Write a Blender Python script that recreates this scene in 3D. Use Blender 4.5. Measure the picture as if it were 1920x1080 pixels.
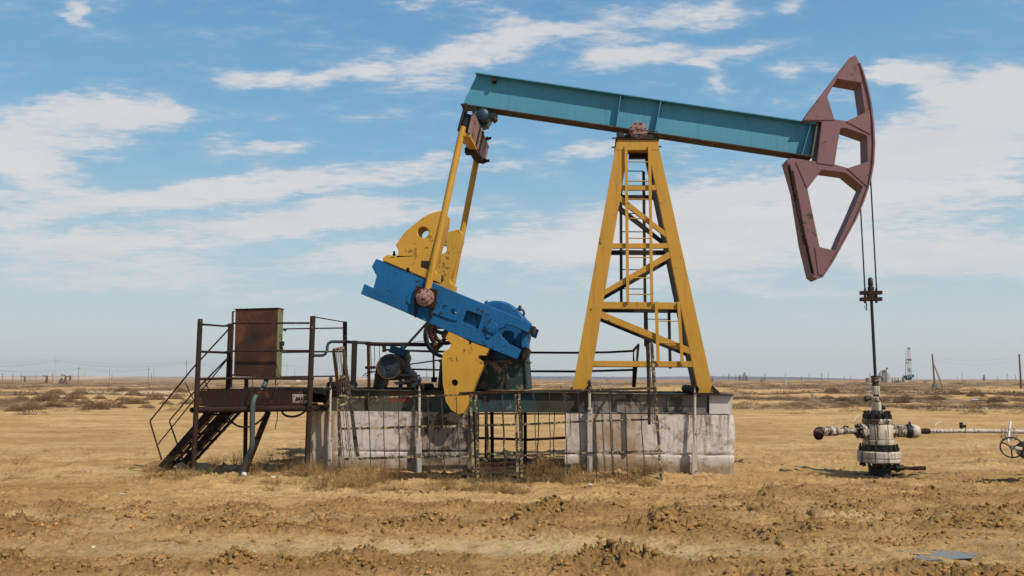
import bpy, bmesh, math, random
import numpy as np
from mathutils import Vector, Matrix
from mathutils.geometry import tessellate_polygon
R = math.radians
for _o in list(bpy.data.objects): bpy.data.objects.remove(_o)
S = bpy.context.scene
COL = S.collection

# ------------------------------------------------------------ camera
F, CX, CY = 1500.0, 960.0, 540.0
PITCH, EYE = R(6.5), 1.70
cam = bpy.data.objects.new('camera', bpy.data.cameras.new('camera'))
COL.objects.link(cam); S.camera = cam
cam.data.sensor_width = 36.0; cam.data.lens = F/1920*36.0
cam.data.clip_start = 0.05; cam.data.clip_end = 20000
cam.location = (0, 0, EYE); cam.rotation_euler = (R(90)+PITCH, 0, 0)
S.render.resolution_x, S.render.resolution_y = 1024, 576
S.view_settings.view_transform = 'Standard'; S.view_settings.look = 'None'
S.view_settings.exposure = 0.0; S.view_settings.gamma = 1.0

SUN_EL, SUN_AZ = R(47), R(46)      # azimuth to the right of straight behind the camera
SUNDIR = Vector((math.sin(SUN_AZ)*math.cos(SUN_EL), -math.cos(SUN_AZ)*math.cos(SUN_EL), math.sin(SUN_EL)))

# ------------------------------------------------------------ node helpers
class NT:
    def __init__(s, tree): s.t = tree; s.t.nodes.clear()
    def n(s, kind, **kw):
        nd = s.t.nodes.new(kind)
        for k, v in kw.items(): setattr(nd, k, v)
        return nd
    def L(s, a, b): s.t.links.new(a, b)
    def put(s, sock, v):
        if isinstance(v, bpy.types.NodeSocket): s.L(v, sock)
        elif isinstance(v, (tuple, list)):
            sock.default_value = (tuple(v)+(1,)) if (sock.type == 'RGBA' and len(v) == 3) else v
        else: sock.default_value = v
    def m(s, op, a, b=0.0, c=0.0, clamp=False):
        nd = s.n('ShaderNodeMath', operation=op); nd.use_clamp = clamp
        s.put(nd.inputs[0], a); s.put(nd.inputs[1], b); s.put(nd.inputs[2], c)
        return nd.outputs[0]
    def vm(s, op, a, b=None):
        nd = s.n('ShaderNodeVectorMath', operation=op); s.put(nd.inputs[0], a)
        if b is not None: s.put(nd.inputs[1], b)
        return nd.outputs['Value'] if op in ('LENGTH', 'DOT_PRODUCT') else nd.outputs[0]
    def mp(s, vec, loc=(0,0,0), rot=(0,0,0), sc=(1,1,1), kind='POINT'):
        nd = s.n('ShaderNodeMapping', vector_type=kind); s.L(vec, nd.inputs[0])
        nd.inputs[1].default_value = loc; nd.inputs[2].default_value = rot; nd.inputs[3].default_value = sc
        return nd.outputs[0]
    def noise(s, vec, scale, detail=4, rough=.55, dist=0.0):
        nd = s.n('ShaderNodeTexNoise'); s.L(vec, nd.inputs['Vector'])
        nd.inputs['Scale'].default_value = scale; nd.inputs['Detail'].default_value = detail
        nd.inputs['Roughness'].default_value = rough; nd.inputs['Distortion'].default_value = dist
        return nd.outputs['Fac']
    def sm(s, v, a, b, lo=0.0, hi=1.0):
        nd = s.n('ShaderNodeMapRange', interpolation_type='SMOOTHSTEP'); s.put(nd.inputs[0], v)
        for i, x in enumerate((a, b, lo, hi)): s.put(nd.inputs[i+1], x)
        return nd.outputs[0]
    def mix(s, f, a, b, mode='MIX'):
        nd = s.n('ShaderNodeMix', data_type='RGBA', blend_type=mode)
        s.put(nd.inputs[0], f); s.put(nd.inputs[6], a); s.put(nd.inputs[7], b)
        return nd.outputs[2]
    def ramp(s, f, stops):
        nd = s.n('ShaderNodeValToRGB'); s.L(f, nd.inputs[0]); e = nd.color_ramp.elements
        while len(e) < len(stops): e.new(.5)
        for i, (p, c) in enumerate(stops): e[i].position = p; e[i].color = tuple(c)+(1,)
        return nd.outputs[0]
    def sep(s, v):
        nd = s.n('ShaderNodeSeparateXYZ'); s.L(v, nd.inputs[0]); return nd.outputs
    def comb(s, x, y, z=0.0):
        nd = s.n('ShaderNodeCombineXYZ'); s.put(nd.inputs[0], x); s.put(nd.inputs[1], y); s.put(nd.inputs[2], z)
        return nd.outputs[0]
    def bump(s, h, strength=.3, dist=.02, normal=None):
        nd = s.n('ShaderNodeBump'); s.put(nd.inputs['Height'], h)
        nd.inputs['Strength'].default_value = strength; nd.inputs['Distance'].default_value = dist
        if normal is not None: s.L(normal, nd.inputs['Normal'])
        return nd.outputs[0]

def sc3(c, k): return tuple(min(1, max(0, x*k)) for x in c)

# ------------------------------------------------------------ world: Nishita sky with cloud decks
W = bpy.data.worlds.new('World'); S.world = W; W.use_nodes = True
w_ = NT(W.node_tree)
sky = w_.n('ShaderNodeTexSky', sky_type='NISHITA'); sky.sun_disc = False
sky.sun_elevation = SUN_EL; sky.sun_rotation = math.atan2(SUNDIR.x, SUNDIR.y)
sky.altitude = 0; sky.air_density = 1.0; sky.dust_density = 1.6; sky.ozone_density = 2.2
SKY_STRENGTH = 0.105
tc = w_.n('ShaderNodeTexCoord').outputs['Generated']
sx, sy, sz = w_.sep(tc)
yy = w_.m('MAXIMUM', sy, 0.12)
uu = w_.m('DIVIDE', sx, yy); vv = w_.m('DIVIDE', sz, yy)
uv = w_.comb(uu, vv, 0)
# warp the cloud coordinates a little so that outlines are ragged
wx = w_.m('MULTIPLY', w_.m('SUBTRACT', w_.noise(w_.mp(uv, sc=(3.0, 7.0, 1)), 2.2, 6, .62), .5), .15)
wy = w_.m('MULTIPLY', w_.m('SUBTRACT', w_.noise(w_.mp(uv, loc=(7, 3, 0), sc=(3.0, 7.0, 1)), 2.6, 6, .62), .5), .055)
uvw = w_.vm('ADD', uv, w_.comb(wx, wy, 0))
def pd(px, py):          # pixel -> sky direction as (x/y, z/y)
    u = (px-CX)/F; v = (CY-py)/F
    fy = math.cos(PITCH)-math.sin(PITCH)*v; fz = math.sin(PITCH)+math.cos(PITCH)*v
    return u/fy, fz/fy
CLOUDS = [ # px, py, half length, half height, tilt, weight
 (110,240,235,62,7,1.05),(250,205,90,34,10,.6),(135,28,55,17,-28,.75),(20,290,110,30,0,.5),
 (485,148,100,32,-6,1.0),(600,157,45,26,0,.85),(455,283,100,32,0,.85),(530,270,50,20,0,.5),
 (740,128,150,50,-12,.72),(930,88,150,42,12,.78),(660,135,70,30,0,.42),(1010,70,90,30,10,.5),
 (520,345,390,30,6,1.0),(330,375,190,34,2,.5),(680,402,250,30,5,1.1),(430,430,260,28,4,.75),
 (60,390,210,70,-6,.70),(60,320,150,30,-16,.65),(200,465,330,28,-2,.75),(160,510,300,30,0,.7),(450,505,210,18,0,.45),
 (760,470,190,26,3,.65),(700,500,130,16,0,.35),(310,535,220,14,1,.55),(480,558,210,12,1,.5),(90,540,140,18,0,.35),(620,600,170,9,0,.28),
 (1820,250,270,110,16,.98),(1900,180,190,60,10,.85),(1700,380,260,110,4,.75),(1450,375,300,75,12,.82),(1080,430,240,62,4,.72),
 (1000,480,260,40,0,.7),(1330,470,300,48,2,.6),(1250,400,160,50,8,.5),(1650,480,420,42,2,.7),(1850,500,240,30,0,.7),(1350,530,260,24,0,.5),
 (1640,545,260,16,0,.35),(1050,540,240,16,0,.4),
 (1260,108,210,26,7,.8),(1320,30,105,44,-4,.75),(1140,58,110,50,0,.68),(1420,90,90,14,8,.4),(1095,282,105,24,5,.75),(1490,12,34,15,0,.6),
 (1325,145,50,26,-30,.75),(1480,130,46,26,0,.7),(1690,135,95,30,5,.75),(1560,120,60,20,0,.3),(805,282,34,12,0,.5),(930,300,36,20,0,.45),
 (1600,150,60,40,0,.2),(180,10,60,14,0,.4),(790,12,70,24,0,.35),(570,20,60,16,0,.2),(420,600,240,8,0,.25),(1500,590,300,10,0,.25),(200,600,200,9,0,.2)]
acc = None
for (px, py, a, b, rot, wt) in CLOUDS:
    cx_, cy_ = pd(px, py)
    q = w_.mp(uvw, loc=(cx_, cy_, 0), rot=(0, 0, R(rot)), sc=(a/F*1.12, b/F*1.12, 1), kind='TEXTURE')
    l = w_.vm('LENGTH', q)
    g = w_.sm(l, 0.15, 1.35, wt, 0.0)
    acc = g if acc is None else w_.m('ADD', acc, g)
streak = w_.noise(w_.mp(uvw, loc=(1.3, .7, 0), rot=(0, 0, R(-9)), sc=(2.4, 8.5, 1)), 1.5, 7, .6)
acc = w_.m('ADD', acc, w_.sm(streak, .50, .68, 0.0, .42))
# behind and above the photograph: sparse cloud, kept thin to weaken the fill light
off = w_.sm(w_.vm('LENGTH', uv), 1.0, 1.6, 0.0, .22)
back = w_.sm(sy, .25, .05, 0.0, .22)
acc = w_.m('ADD', acc, w_.m('MAXIMUM', off, back))
zz = w_.m('ADD', w_.m('MAXIMUM', sz, 0.0), .10)
pl = w_.comb(w_.m('DIVIDE', sx, zz), w_.m('DIVIDE', sy, zz), 0)
n1 = w_.noise(w_.mp(pl, sc=(.8, 1.35, 1)), 1.3, 9, .6, .3)
n2 = w_.noise(w_.mp(pl, rot=(0,0,.5), sc=(1, 1.5, 1)), 5.5, 8, .62, .25)
n3 = w_.noise(w_.mp(pl, loc=(2, 5, 0), rot=(0, 0, -.35), sc=(1, 2.2, 1)), 15, 6, .65, .2)
n4 = w_.noise(w_.mp(uvw, rot=(0, 0, R(-8)), sc=(3.2, 17, 1)), 1.6, 7, .62)
det = w_.m('ADD', w_.m('MULTIPLY', w_.m('SUBTRACT', n1, .5), .9), w_.m('MULTIPLY', w_.m('SUBTRACT', n2, .5), 1.7))
det = w_.m('ADD', det, w_.m('ADD', w_.m('MULTIPLY', w_.m('SUBTRACT', n3, .5), 1.15), w_.m('MULTIPLY', w_.m('SUBTRACT', n4, .5), 1.1)))
dens = w_.m('ADD', w_.m('MULTIPLY', w_.m('MINIMUM', acc, 1.35), 1.0), det)
cov = w_.sm(dens, .16, 1.15)
thin = w_.m('MULTIPLY', w_.sm(dens, -.05, .6), .16)
cov = w_.m('MAXIMUM', w_.m('MULTIPLY', cov, .93), thin)
hs = w_.n('ShaderNodeHueSaturation'); hs.inputs['Saturation'].default_value = 1.0; hs.inputs['Value'].default_value = 1.0
w_.L(sky.outputs[0], hs.inputs['Color'])
k = 1/SKY_STRENGTH
air = w_.ramp(w_.m('MAXIMUM', sz, 0.0), [(0.0, (.66*k/10, .69*k/10, .68*k/10)), (.05, (.60*k/10, .67*k/10, .68*k/10)), (.15, (.42*k/10, .60*k/10, .68*k/10)), (.28, (.215*k/10, .455*k/10, .67*k/10)), (.44, (.135*k/10, .345*k/10, .60*k/10)), (.62, (.07*k/10, .20*k/10, .42*k/10)), (1.0, (.035*k/10, .11*k/10, .26*k/10))])  # top stops, out of view, darkened to weaken the fill light
air = w_.vm('SCALE', air); air.node.inputs['Scale'].default_value = 10.0
base = w_.mix(.88, hs.outputs[0], air)
shade = w_.noise(w_.mp(pl, loc=(3, 1, 0)), 2.0, 6, .6)
ccol = w_.mix(shade, (.60*k, .61*k, .635*k), (.80*k, .775*k, .765*k))
low = w_.sm(sz, 0.0, .30, .60, 1.0)
lowc = w_.sm(sz, 0.015, .16, .35, 1.0)
skyc = w_.mix(w_.m('MULTIPLY', cov, lowc), base, ccol)
bg = w_.n('ShaderNodeBackground'); w_.L(skyc, bg.inputs[0]); bg.inputs[1].default_value = SKY_STRENGTH
ow = w_.n('ShaderNodeOutputWorld'); w_.L(bg.outputs[0], ow.inputs[0])
W.cycles.sampling_method = 'MANUAL'; W.cycles.sample_map_resolution = 1024

# ------------------------------------------------------------ sun
sl = bpy.data.lights.new('sun', 'SUN'); sl.energy = 5.0; sl.angle = R(.55); sl.color = (1.0, .93, .80)
so = bpy.data.objects.new('sun', sl); COL.objects.link(so)
so.rotation_euler = (-SUNDIR).to_track_quat('-Z', 'Y').to_euler(); so.location = (20, -20, 30)

# ------------------------------------------------------------ placing helpers
AL = R(5.7)                                     # the machine stands turned by this angle
U = Vector((math.cos(AL), -math.sin(AL), 0)); N = Vector((math.sin(AL), math.cos(AL), 0)); Z = Vector((0, 0, 1))
D0 = 14.95
def ray(px, py):
    u = (px-CX)/F; v = (CY-py)/F
    return Vector((u, math.cos(PITCH)-math.sin(PITCH)*v, math.sin(PITCH)+math.cos(PITCH)*v))
def M(px, py, w=0.0):
    r = ray(px, py); return Vector((0, 0, EYE))+r*((D0+w)/r.dot(N))
def PY(px, py, Y):
    r = ray(px, py); return Vector((0, 0, EYE))+r*(Y/r.y)
def G0(px, py, z=0.0):
    r = ray(px, py); return Vector((0, 0, EYE))+r*((z-EYE)/r.z)

# ------------------------------------------------------------ mesh builder
class MB:
    def __init__(s): s.v = []; s.f = []
    def add(s, vs, fs):
        o = len(s.v); s.v += [Vector(a) for a in vs]; s.f += [tuple(i+o for i in f) for f in fs]; return s
    def prism(s, loop, ext, holes=()):
        loops = [[Vector(p) for p in loop]]+[[Vector(p) for p in h] for h in holes]; ext = Vector(ext)
        flat = [p for l in loops for p in l]; n = len(flat)
        if holes:
            tris = [tuple(t) for t in tessellate_polygon(loops)]
        else: tris = [tuple(range(n))]
        # orientation
        l0 = loops[0]; nr = Vector((0, 0, 0))
        for i in range(len(l0)): nr += l0[i].cross(l0[(i+1) % len(l0)])
        fs = []
        flip = nr.dot(ext) > 0
        for t in tris:
            a = t
            if holes:
                tn = (flat[t[1]]-flat[t[0]]).cross(flat[t[2]]-flat[t[0]])
                if tn.dot(ext) > 0: a = t[::-1]
            elif flip: a = t[::-1]
            fs.append(tuple(a)); fs.append(tuple(i+n for i in a[::-1]))
        o = 0
        for l in loops:
            m_ = len(l)
            for i in range(m_):
                j = (i+1) % m_; fs.append((o+i, o+j, o+j+n, o+i+n))
            o += m_
        return s.add(flat+[p+ext for p in flat], fs)
    def box(s, c, a, b, d):            # centre and three half vectors
        c, a, b, d = map(Vector, (c, a, b, d))
        vs = [c+a*i+b*j+d*k for i in (-1, 1) for j in (-1, 1) for k in (-1, 1)]
        return s.add(vs, [(0,1,3,2),(4,6,7,5),(0,4,5,1),(2,3,7,6),(0,2,6,4),(1,5,7,3)])
    def bar(s, p, q, w, h, side=None): # rectangular bar, w along side, h across
        p, q = Vector(p), Vector(q); d = (q-p).normalized()
        side = Vector(side) if side is not None else N
        side = (side-d*side.dot(d)).normalized(); up = d.cross(side).normalized()
        return s.box((p+q)/2, (q-p)/2, side*w/2, up*h/2)
    def angle_iron(s, p, q, w, t=.008, side=None):
        p, q = Vector(p), Vector(q); d = (q-p).normalized(); side = Vector(side) if side is not None else N
        side = (side-d*side.dot(d)).normalized(); up = d.cross(side).normalized()
        s.box((p+q)/2+up*w/2, (q-p)/2, side*t/2, up*w/2)
        return s.box((p+q)/2+side*w/2, (q-p)/2, side*w/2, up*t/2)
    def tube(s, pts, r, n=8, caps=True, r2=None):
        pts = [Vector(p) for p in pts]; m_ = len(pts); base = len(s.v); vs = []; fs = []
        t0 = (pts[1]-pts[0]).normalized()
        ref = Vector((0, 0, 1)) if abs(t0.z) < .9 else Vector((1, 0, 0))
        a = t0.cross(ref).normalized()
        for i, p in enumerate(pts):
            t = (pts[min(i+1, m_-1)]-pts[max(i-1, 0)]).normalized()
            a = (a-t*a.dot(t)).normalized(); b = t.cross(a)
            rr = r if r2 is None else r+(r2-r)*i/(m_-1)
            vs += [p+(a*math.cos(2*math.pi*k/n)+b*math.sin(2*math.pi*k/n))*rr for k in range(n)]
        for i in range(m_-1):
            for k in range(n):
                k2 = (k+1) % n; fs.append((i*n+k, i*n+k2, (i+1)*n+k2, (i+1)*n+k))
        if caps: fs.append(tuple(range(n))[::-1]); fs.append(tuple((m_-1)*n+k for k in range(n)))
        return s.add(vs, fs)
    def lathe(s, c, axis, prof, n=24, caps=True):   # prof: (radius, distance along axis)
        c, ax = Vector(c), Vector(axis).normalized()
        ref = Vector((0, 0, 1)) if abs(ax.z) < .9 else Vector((1, 0, 0))
        a = ax.cross(ref).normalized(); b = ax.cross(a); vs = []; fs = []
        for (r, h) in prof:
            vs += [c+ax*h+(a*math.cos(2*math.pi*k/n)+b*math.sin(2*math.pi*k/n))*max(r, 1e-4) for k in range(n)]
        for i in range(len(prof)-1):
            for k in range(n):
                k2 = (k+1) % n; fs.append((i*n+k, i*n+k2, (i+1)*n+k2, (i+1)*n+k))
        if caps: fs.append(tuple(range(n))[::-1]); fs.append(tuple((len(prof)-1)*n+k for k in range(n)))
        return s.add(vs, fs)
    def pipe(s, p, q, r, t=.008, n=16):             # hollow pipe with open ends
        p, q = Vector(p), Vector(q); L = (q-p).length
        return s.lathe(p, q-p, [(r, 0), (r, L), (r-t, L), (r-t, 0), (r, 0)], n, caps=False)
    def bolt(s, p, axis, r=.018, h=.02):
        return s.lathe(p, axis, [(r, 0), (r, h), (r*.5, h), (r*.5, h*1.9)], 6)
    def ring(s, c, axis, Rr, r, n=28, m_=8):
        c, ax = Vector(c), Vector(axis).normalized()
        ref = Vector((0, 0, 1)) if abs(ax.z) < .9 else Vector((1, 0, 0))
        a = ax.cross(ref).normalized(); b = ax.cross(a); vs = []; fs = []
        for i in range(n):
            d = a*math.cos(2*math.pi*i/n)+b*math.sin(2*math.pi*i/n)
            for j in range(m_):
                vs.append(c+d*(Rr+r*math.cos(2*math.pi*j/m_))+ax*r*math.sin(2*math.pi*j/m_))
        for i in range(n):
            for j in range(m_):
                fs.append((i*m_+j, ((i+1) % n)*m_+j, ((i+1) % n)*m_+(j+1) % m_, i*m_+(j+1) % m_))
        return s.add(vs, fs)
    def shift(s, d): return MB_from([p+Vector(d) for p in s.v], list(s.f))
def MB_from(v, f):
    m_ = MB(); m_.v = v; m_.f = f; return m_

def finish(me, smooth=35):
    bm = bmesh.new(); bm.from_mesh(me); bmesh.ops.recalc_face_normals(bm, faces=bm.faces); bm.to_mesh(me); bm.free()
    if smooth:
        me.polygons.foreach_set('use_smooth', [True]*len(me.polygons)); me.set_sharp_from_angle(angle=R(smooth))
def origin(o):
    v = Vector((0, 0, 0))
    while o is not None: v += o.location; o = o.parent
    return v
def obj(name, mb, mt, parent=None, bevel=0.0, smooth=35, loc=None):
    me = bpy.data.meshes.new(name)
    base = origin(parent) if parent is not None else Vector(loc or (0, 0, 0))
    me.from_pydata([tuple(p-base) for p in mb.v], [], mb.f); me.update(); finish(me, smooth)
    me.materials.append(mt)
    o = bpy.data.objects.new(name, me); COL.objects.link(o)
    if parent is not None: o.parent = parent
    else: o.location = base
    if bevel:
        b = o.modifiers.new('bevel', 'BEVEL'); b.width = bevel; b.segments = 2; b.limit_method = 'ANGLE'; b.angle_limit = R(40)
        b.harden_normals = False
    return o
def tag(o, label=None, cat=None, group=None, kind=None):
    if label: o['label'] = label
    if cat: o['category'] = cat
    if group: o['group'] = group
    if kind: o['kind'] = kind
    return o
def thing(name, loc, label, cat, group=None):
    o = bpy.data.objects.new(name, None); COL.objects.link(o); o.location = loc; o.empty_display_size = .3
    return tag(o, label, cat, group)
def copy_tree(o, loc=None, label=None):
    def rec(a, par):
        c = a.copy(); COL.objects.link(c)
        if par is not None: c.parent = par
        for ch in [x for x in bpy.data.objects if x.parent == a]: rec(ch, c)
        return c
    c = rec(o, None)
    if loc is not None: c.location = loc
    if label: c['label'] = label
    return c

# ------------------------------------------------------------ materials
def newmat(name):
    m_ = bpy.data.materials.new(name); m_.use_nodes = True; t = NT(m_.node_tree)
    b = t.n('ShaderNodeBsdfPrincipled'); o = t.n('ShaderNodeOutputMaterial'); t.L(b.outputs[0], o.inputs[0])
    b.inputs['Specular IOR Level'].default_value = .35
    return m_, t, b
def paint(name, base, worn=(.10, .045, .022), amt=.12, streak=.35, dirt=(.05, .035, .022), rough=.6, bump=.25, var=.22, sc=1.0, spec=.35, metal=0.0, soot=0.0):
    m_, t, b = newmat(name); v = t.n('ShaderNodeTexCoord').outputs['Object']
    n1 = t.noise(v, 1.1*sc, 5, .6); c = t.mix(n1, sc3(base, 1-var), sc3(base, 1+var))
    n5 = t.noise(v, 24*sc, 4, .7); c = t.mix(t.m('MULTIPLY', t.sm(n5, .52, .8), .35), c, sc3(base, .55))
    st = t.noise(t.mp(v, sc=(16*sc, 16*sc, .9*sc)), 1.0, 5, .65)
    ms = t.m('MULTIPLY', t.sm(st, .50, .76), streak); c = t.mix(ms, c, dirt)
    n2 = t.noise(v, 7*sc, 9, .68, .3); big = t.noise(v, 1.7*sc, 3, .5)
    chip = t.sm(t.m('ADD', n2, t.m('MULTIPLY', t.m('SUBTRACT', big, .5), .5)), .72-amt*.55, .76-amt*.55)
    rc = t.mix(t.noise(v, 30*sc, 4, .7), sc3(worn, .5), sc3(worn, 1.7))
    c = t.mix(chip, c, rc)
    if soot:
        sn = t.noise(v, 3.1*sc, 6, .6); c = t.mix(t.m('MULTIPLY', t.sm(sn, .42, .62), soot), c, (.018, .014, .011))
    t.L(c, b.inputs['Base Color']); b.inputs['Specular IOR Level'].default_value = spec; b.inputs['Metallic'].default_value = metal
    t.put(b.inputs['Roughness'], t.m('ADD', rough-.08, t.m('MULTIPLY', n5, .22)))
    h = t.m('SUBTRACT', t.m('MULTIPLY', t.noise(v, 38*sc, 5, .7), .7), t.m('MULTIPLY', chip, .5))
    t.L(t.bump(h, bump, .012), b.inputs['Normal'])
    return m_
M_ = {}
M_['yellow'] = paint('weathered yellow paint', (.44, .230, .026), amt=.11, streak=.55, dirt=(.20, .09, .02), var=.24, bump=.35)
M_['weight'] = paint('thick yellow paint', (.47, .250, .028), worn=(.17, .085, .022), amt=.14, streak=.4, dirt=(.24, .11, .02), var=.22, bump=.9, sc=1.6)
M_['teal'] = paint('teal blue paint', (.060, .230, .315), worn=(.11, .07, .045), amt=.11, streak=.5, dirt=(.05, .105, .12), var=.16, bump=.15, rough=.55)
M_['blue'] = paint('thick blue paint', (.004, .090, .235), worn=(.012, .022, .035), amt=.19, streak=.55, dirt=(.004, .035, .085), var=.42, bump=1.0, sc=1.7, rough=.5, spec=.25)
M_['bluedark'] = paint('grimy dark blue paint', (.006, .026, .042), worn=(.02, .015, .012), amt=.25, streak=.4, dirt=(.01, .02, .03), rough=.4, spec=.5)
M_['pink'] = paint('faded red primer', (.170, .082, .086), worn=(.045, .02, .015), amt=.15, streak=.5, dirt=(.10, .04, .03), var=.16, bump=.7, sc=1.3)
M_['pinkpale'] = paint('flaked pink primer', (.26, .145, .125), worn=(.05, .022, .016), amt=.32, streak=.4, dirt=(.15, .07, .05), bump=.6, sc=2)
M_['rust'] = paint('rusty steel', (.028, .015, .011), worn=(.105, .044, .020), amt=.24, streak=.4, dirt=(.012, .008, .006), rough=.8, bump=.6, sc=2, spec=.15, var=.35)
M_['rustpipe'] = paint('rusty pipe with flaking paint', (.034, .018, .014), worn=(.22, .17, .12), amt=.14, streak=.3, dirt=(.012, .008, .006), rough=.75, bump=.6, sc=2.4, spec=.15, var=.35)
M_['darkiron'] = paint('black oily iron', (.013, .011, .010), worn=(.05, .03, .02), amt=.15, streak=.4, dirt=(.012, .01, .01), rough=.5, bump=.5, sc=2)
M_['reardark'] = paint('dark brown black rear frame', (.012, .009, .007), worn=(.07, .04, .015), amt=.06, streak=.3, dirt=(.01, .008, .006), rough=.7, bump=.3)  # near-black tone over the rear legs, braces and ladders
M_['beamrust'] = paint('rusty beam underside', (.045, .025, .017), worn=(.14, .065, .03), amt=.25, streak=.2, dirt=(.02, .012, .01), rough=.8)
M_['peel'] = paint('peeling cream yellow paint on rusty steel', (.36, .29, .15), worn=(.040, .025, .017), amt=.50, streak=.5, dirt=(.03, .02, .014), rough=.75, bump=1.0, sc=3.2)
M_['peeldark'] = paint('rusty steel with flecks of cream paint', (.045, .032, .022), worn=(.34, .27, .14), amt=.20, streak=.3, dirt=(.02, .014, .01), rough=.75, bump=1.0, sc=3.2)
M_['greenpost'] = paint('grey green painted steel', (.085, .080, .050), worn=(.05, .03, .02), amt=.25, streak=.5)
M_['white'] = paint('oil stained white paint', (.56, .51, .43), worn=(.05, .025, .012), amt=.24, streak=.85, dirt=(.12, .06, .025), rough=.5, bump=.5, sc=2.6)
M_['whiteoily'] = paint('white paint soaked in oil', (.58, .52, .43), worn=(.022, .013, .009), amt=.40, streak=.7, dirt=(.10, .05, .02), rough=.4, bump=.6, sc=3.4)
M_['rodpipe'] = paint('whitewashed rod sleeve', (.42, .37, .32), worn=(.10, .05, .03), amt=.25, streak=.5, dirt=(.13, .09, .06), sc=2)
M_['fan'] = paint('dark blue black fan face', (.020, .026, .034), worn=(.06, .035, .022), amt=.16, streak=.3, sc=2)
M_['green'] = paint('pale green cabinet paint', (.15, .165, .068), worn=(.08, .035, .018), amt=.22, streak=.45, dirt=(.10, .09, .035))
M_['hose'] = paint('grey corrugated conduit', (.050, .063, .066), amt=.02, streak=.2, rough=.5)
M_['cable'] = paint('black cable', (.014, .014, .015), amt=.0, streak=.1, rough=.5)
M_['concgrey'] = paint('grey weathered girder paint', (.20, .175, .155), worn=(.05, .035, .028), amt=.2, streak=.5)
M_['whitebox'] = paint('whitewashed steel', (.48, .44, .41), worn=(.10, .07, .05), amt=.15, streak=.3)
M_['motorcover'] = paint('rusty fan cover', (.105, .055, .028), worn=(.03, .018, .014), amt=.25, streak=.2, sc=2.5)

def oily_white(name, k):
    m_, t, b = newmat(name); v = t.n('ShaderNodeTexCoord').outputs['Object']
    n1 = t.noise(v, 4, 6, .65); c = t.mix(n1, (.36, .30, .22), (.60, .54, .45))
    dr = t.noise(t.mp(v, sc=(15, 15, 1.6)), 1.0, 6, .7, .4); c = t.mix(t.m('MULTIPLY', t.sm(dr, .53, .62), .60), c, (.17, .095, .035))
    dr2 = t.noise(t.mp(v, loc=(3, 1, 0), sc=(21, 21, 1.1)), 1.0, 6, .7, .4); c = t.mix(t.m('MULTIPLY', t.sm(dr2, .55-.06*k, .60-.06*k), .92), c, (.030, .018, .010))
    gr = t.noise(v, 9, 9, .72, .5); c = t.mix(t.sm(gr, .62-.14*k, .68-.14*k), c, t.mix(t.noise(v, 30, 3, .6), (.012, .008, .006), (.07, .038, .018)))
    f = t.noise(v, 70, 4, .7); c = t.mix(t.m('MULTIPLY', t.sm(f, .5, .7), .35), c, (.16, .11, .07))
    t.L(c, b.inputs['Base Color']); t.put(b.inputs['Roughness'], t.m('ADD', .35, t.m('MULTIPLY', n1, .4))); t.L(t.bump(t.m('ADD', gr, f), .5, .008), b.inputs['Normal']); return m_
M_['white'] = oily_white('drip stained white paint', .15); M_['whiteoily'] = oily_white('white paint soaked in crude oil', .95)

def cabinet_mat():
    m_, t, b = newmat('rust burnt door'); v = t.n('ShaderNodeTexCoord').outputs['Object']
    n = t.noise(v, 1.9, 5, .55, .4); f = t.noise(v, 26, 6, .7)
    c = t.ramp(t.m('ADD', t.m('MULTIPLY', n, .85), t.m('MULTIPLY', f, .18)), [(.36, (.016, .007, .005)), (.52, (.042, .015, .008)), (.66, (.115, .038, .012)), (.80, (.20, .085, .030))])
    sc_ = t.noise(t.mp(v, rot=(0, .4, 0), sc=(30, 30, 6)), 1, 5, .7); c = t.mix(t.m('MULTIPLY', t.sm(sc_, .70, .76), .5), c, (.33, .22, .13))
    t.L(c, b.inputs['Base Color']); b.inputs['Roughness'].default_value = .68
    t.L(t.bump(f, .3, .006), b.inputs['Normal']); return m_
M_['door'] = cabinet_mat()

def girder_mat():        # patchy colours of the long skid beam, changing along its length
    m_, t, b = newmat('patchy green and grey girder paint'); tcn = t.n('ShaderNodeTexCoord').outputs['Object']
    along = t.vm('DOT_PRODUCT', tcn, tuple(U))
    wob = t.m('MULTIPLY', t.m('SUBTRACT', t.noise(tcn, 2.2, 6, .65), .5), .9)
    x = t.m('ADD', along, wob); f = t.m('DIVIDE', t.m('ADD', x, 4.4), 8.4, clamp=True)
    c = t.ramp(f, [(.0, (.030, .036, .024)), (.16, (.075, .066, .042)), (.30, (.055, .056, .040)), (.38, (.020, .060, .062)), (.50, (.012, .050, .056)), (.555, (.035, .033, .022)), (.63, (.045, .032, .024)), (.68, (.19, .165, .14)), (.86, (.17, .155, .14)), (.93, (.10, .085, .075))])
    p1 = t.sm(t.noise(tcn, 3.6, 8, .66, .5), .60, .66); c = t.mix(t.m('MULTIPLY', p1, .75), c, (.25, .215, .165))
    p2 = t.sm(t.noise(t.mp(tcn, loc=(4, 2, 1)), 3.1, 8, .68, .4), .50, .60); c = t.mix(t.m('MULTIPLY', p2, .8), c, (.022, .016, .012))
    p3 = t.sm(t.noise(t.mp(tcn, sc=(12, 12, .8)), 1, 5, .6), .50, .74); c = t.mix(t.m('MULTIPLY', p3, .5), c, (.05, .025, .016))
    t.L(c, b.inputs['Base Color']); b.inputs['Roughness'].default_value = .62
    t.L(t.bump(t.noise(tcn, 22, 7, .7), .4, .012), b.inputs['Normal']); return m_
M_['girder'] = girder_mat()

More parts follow.
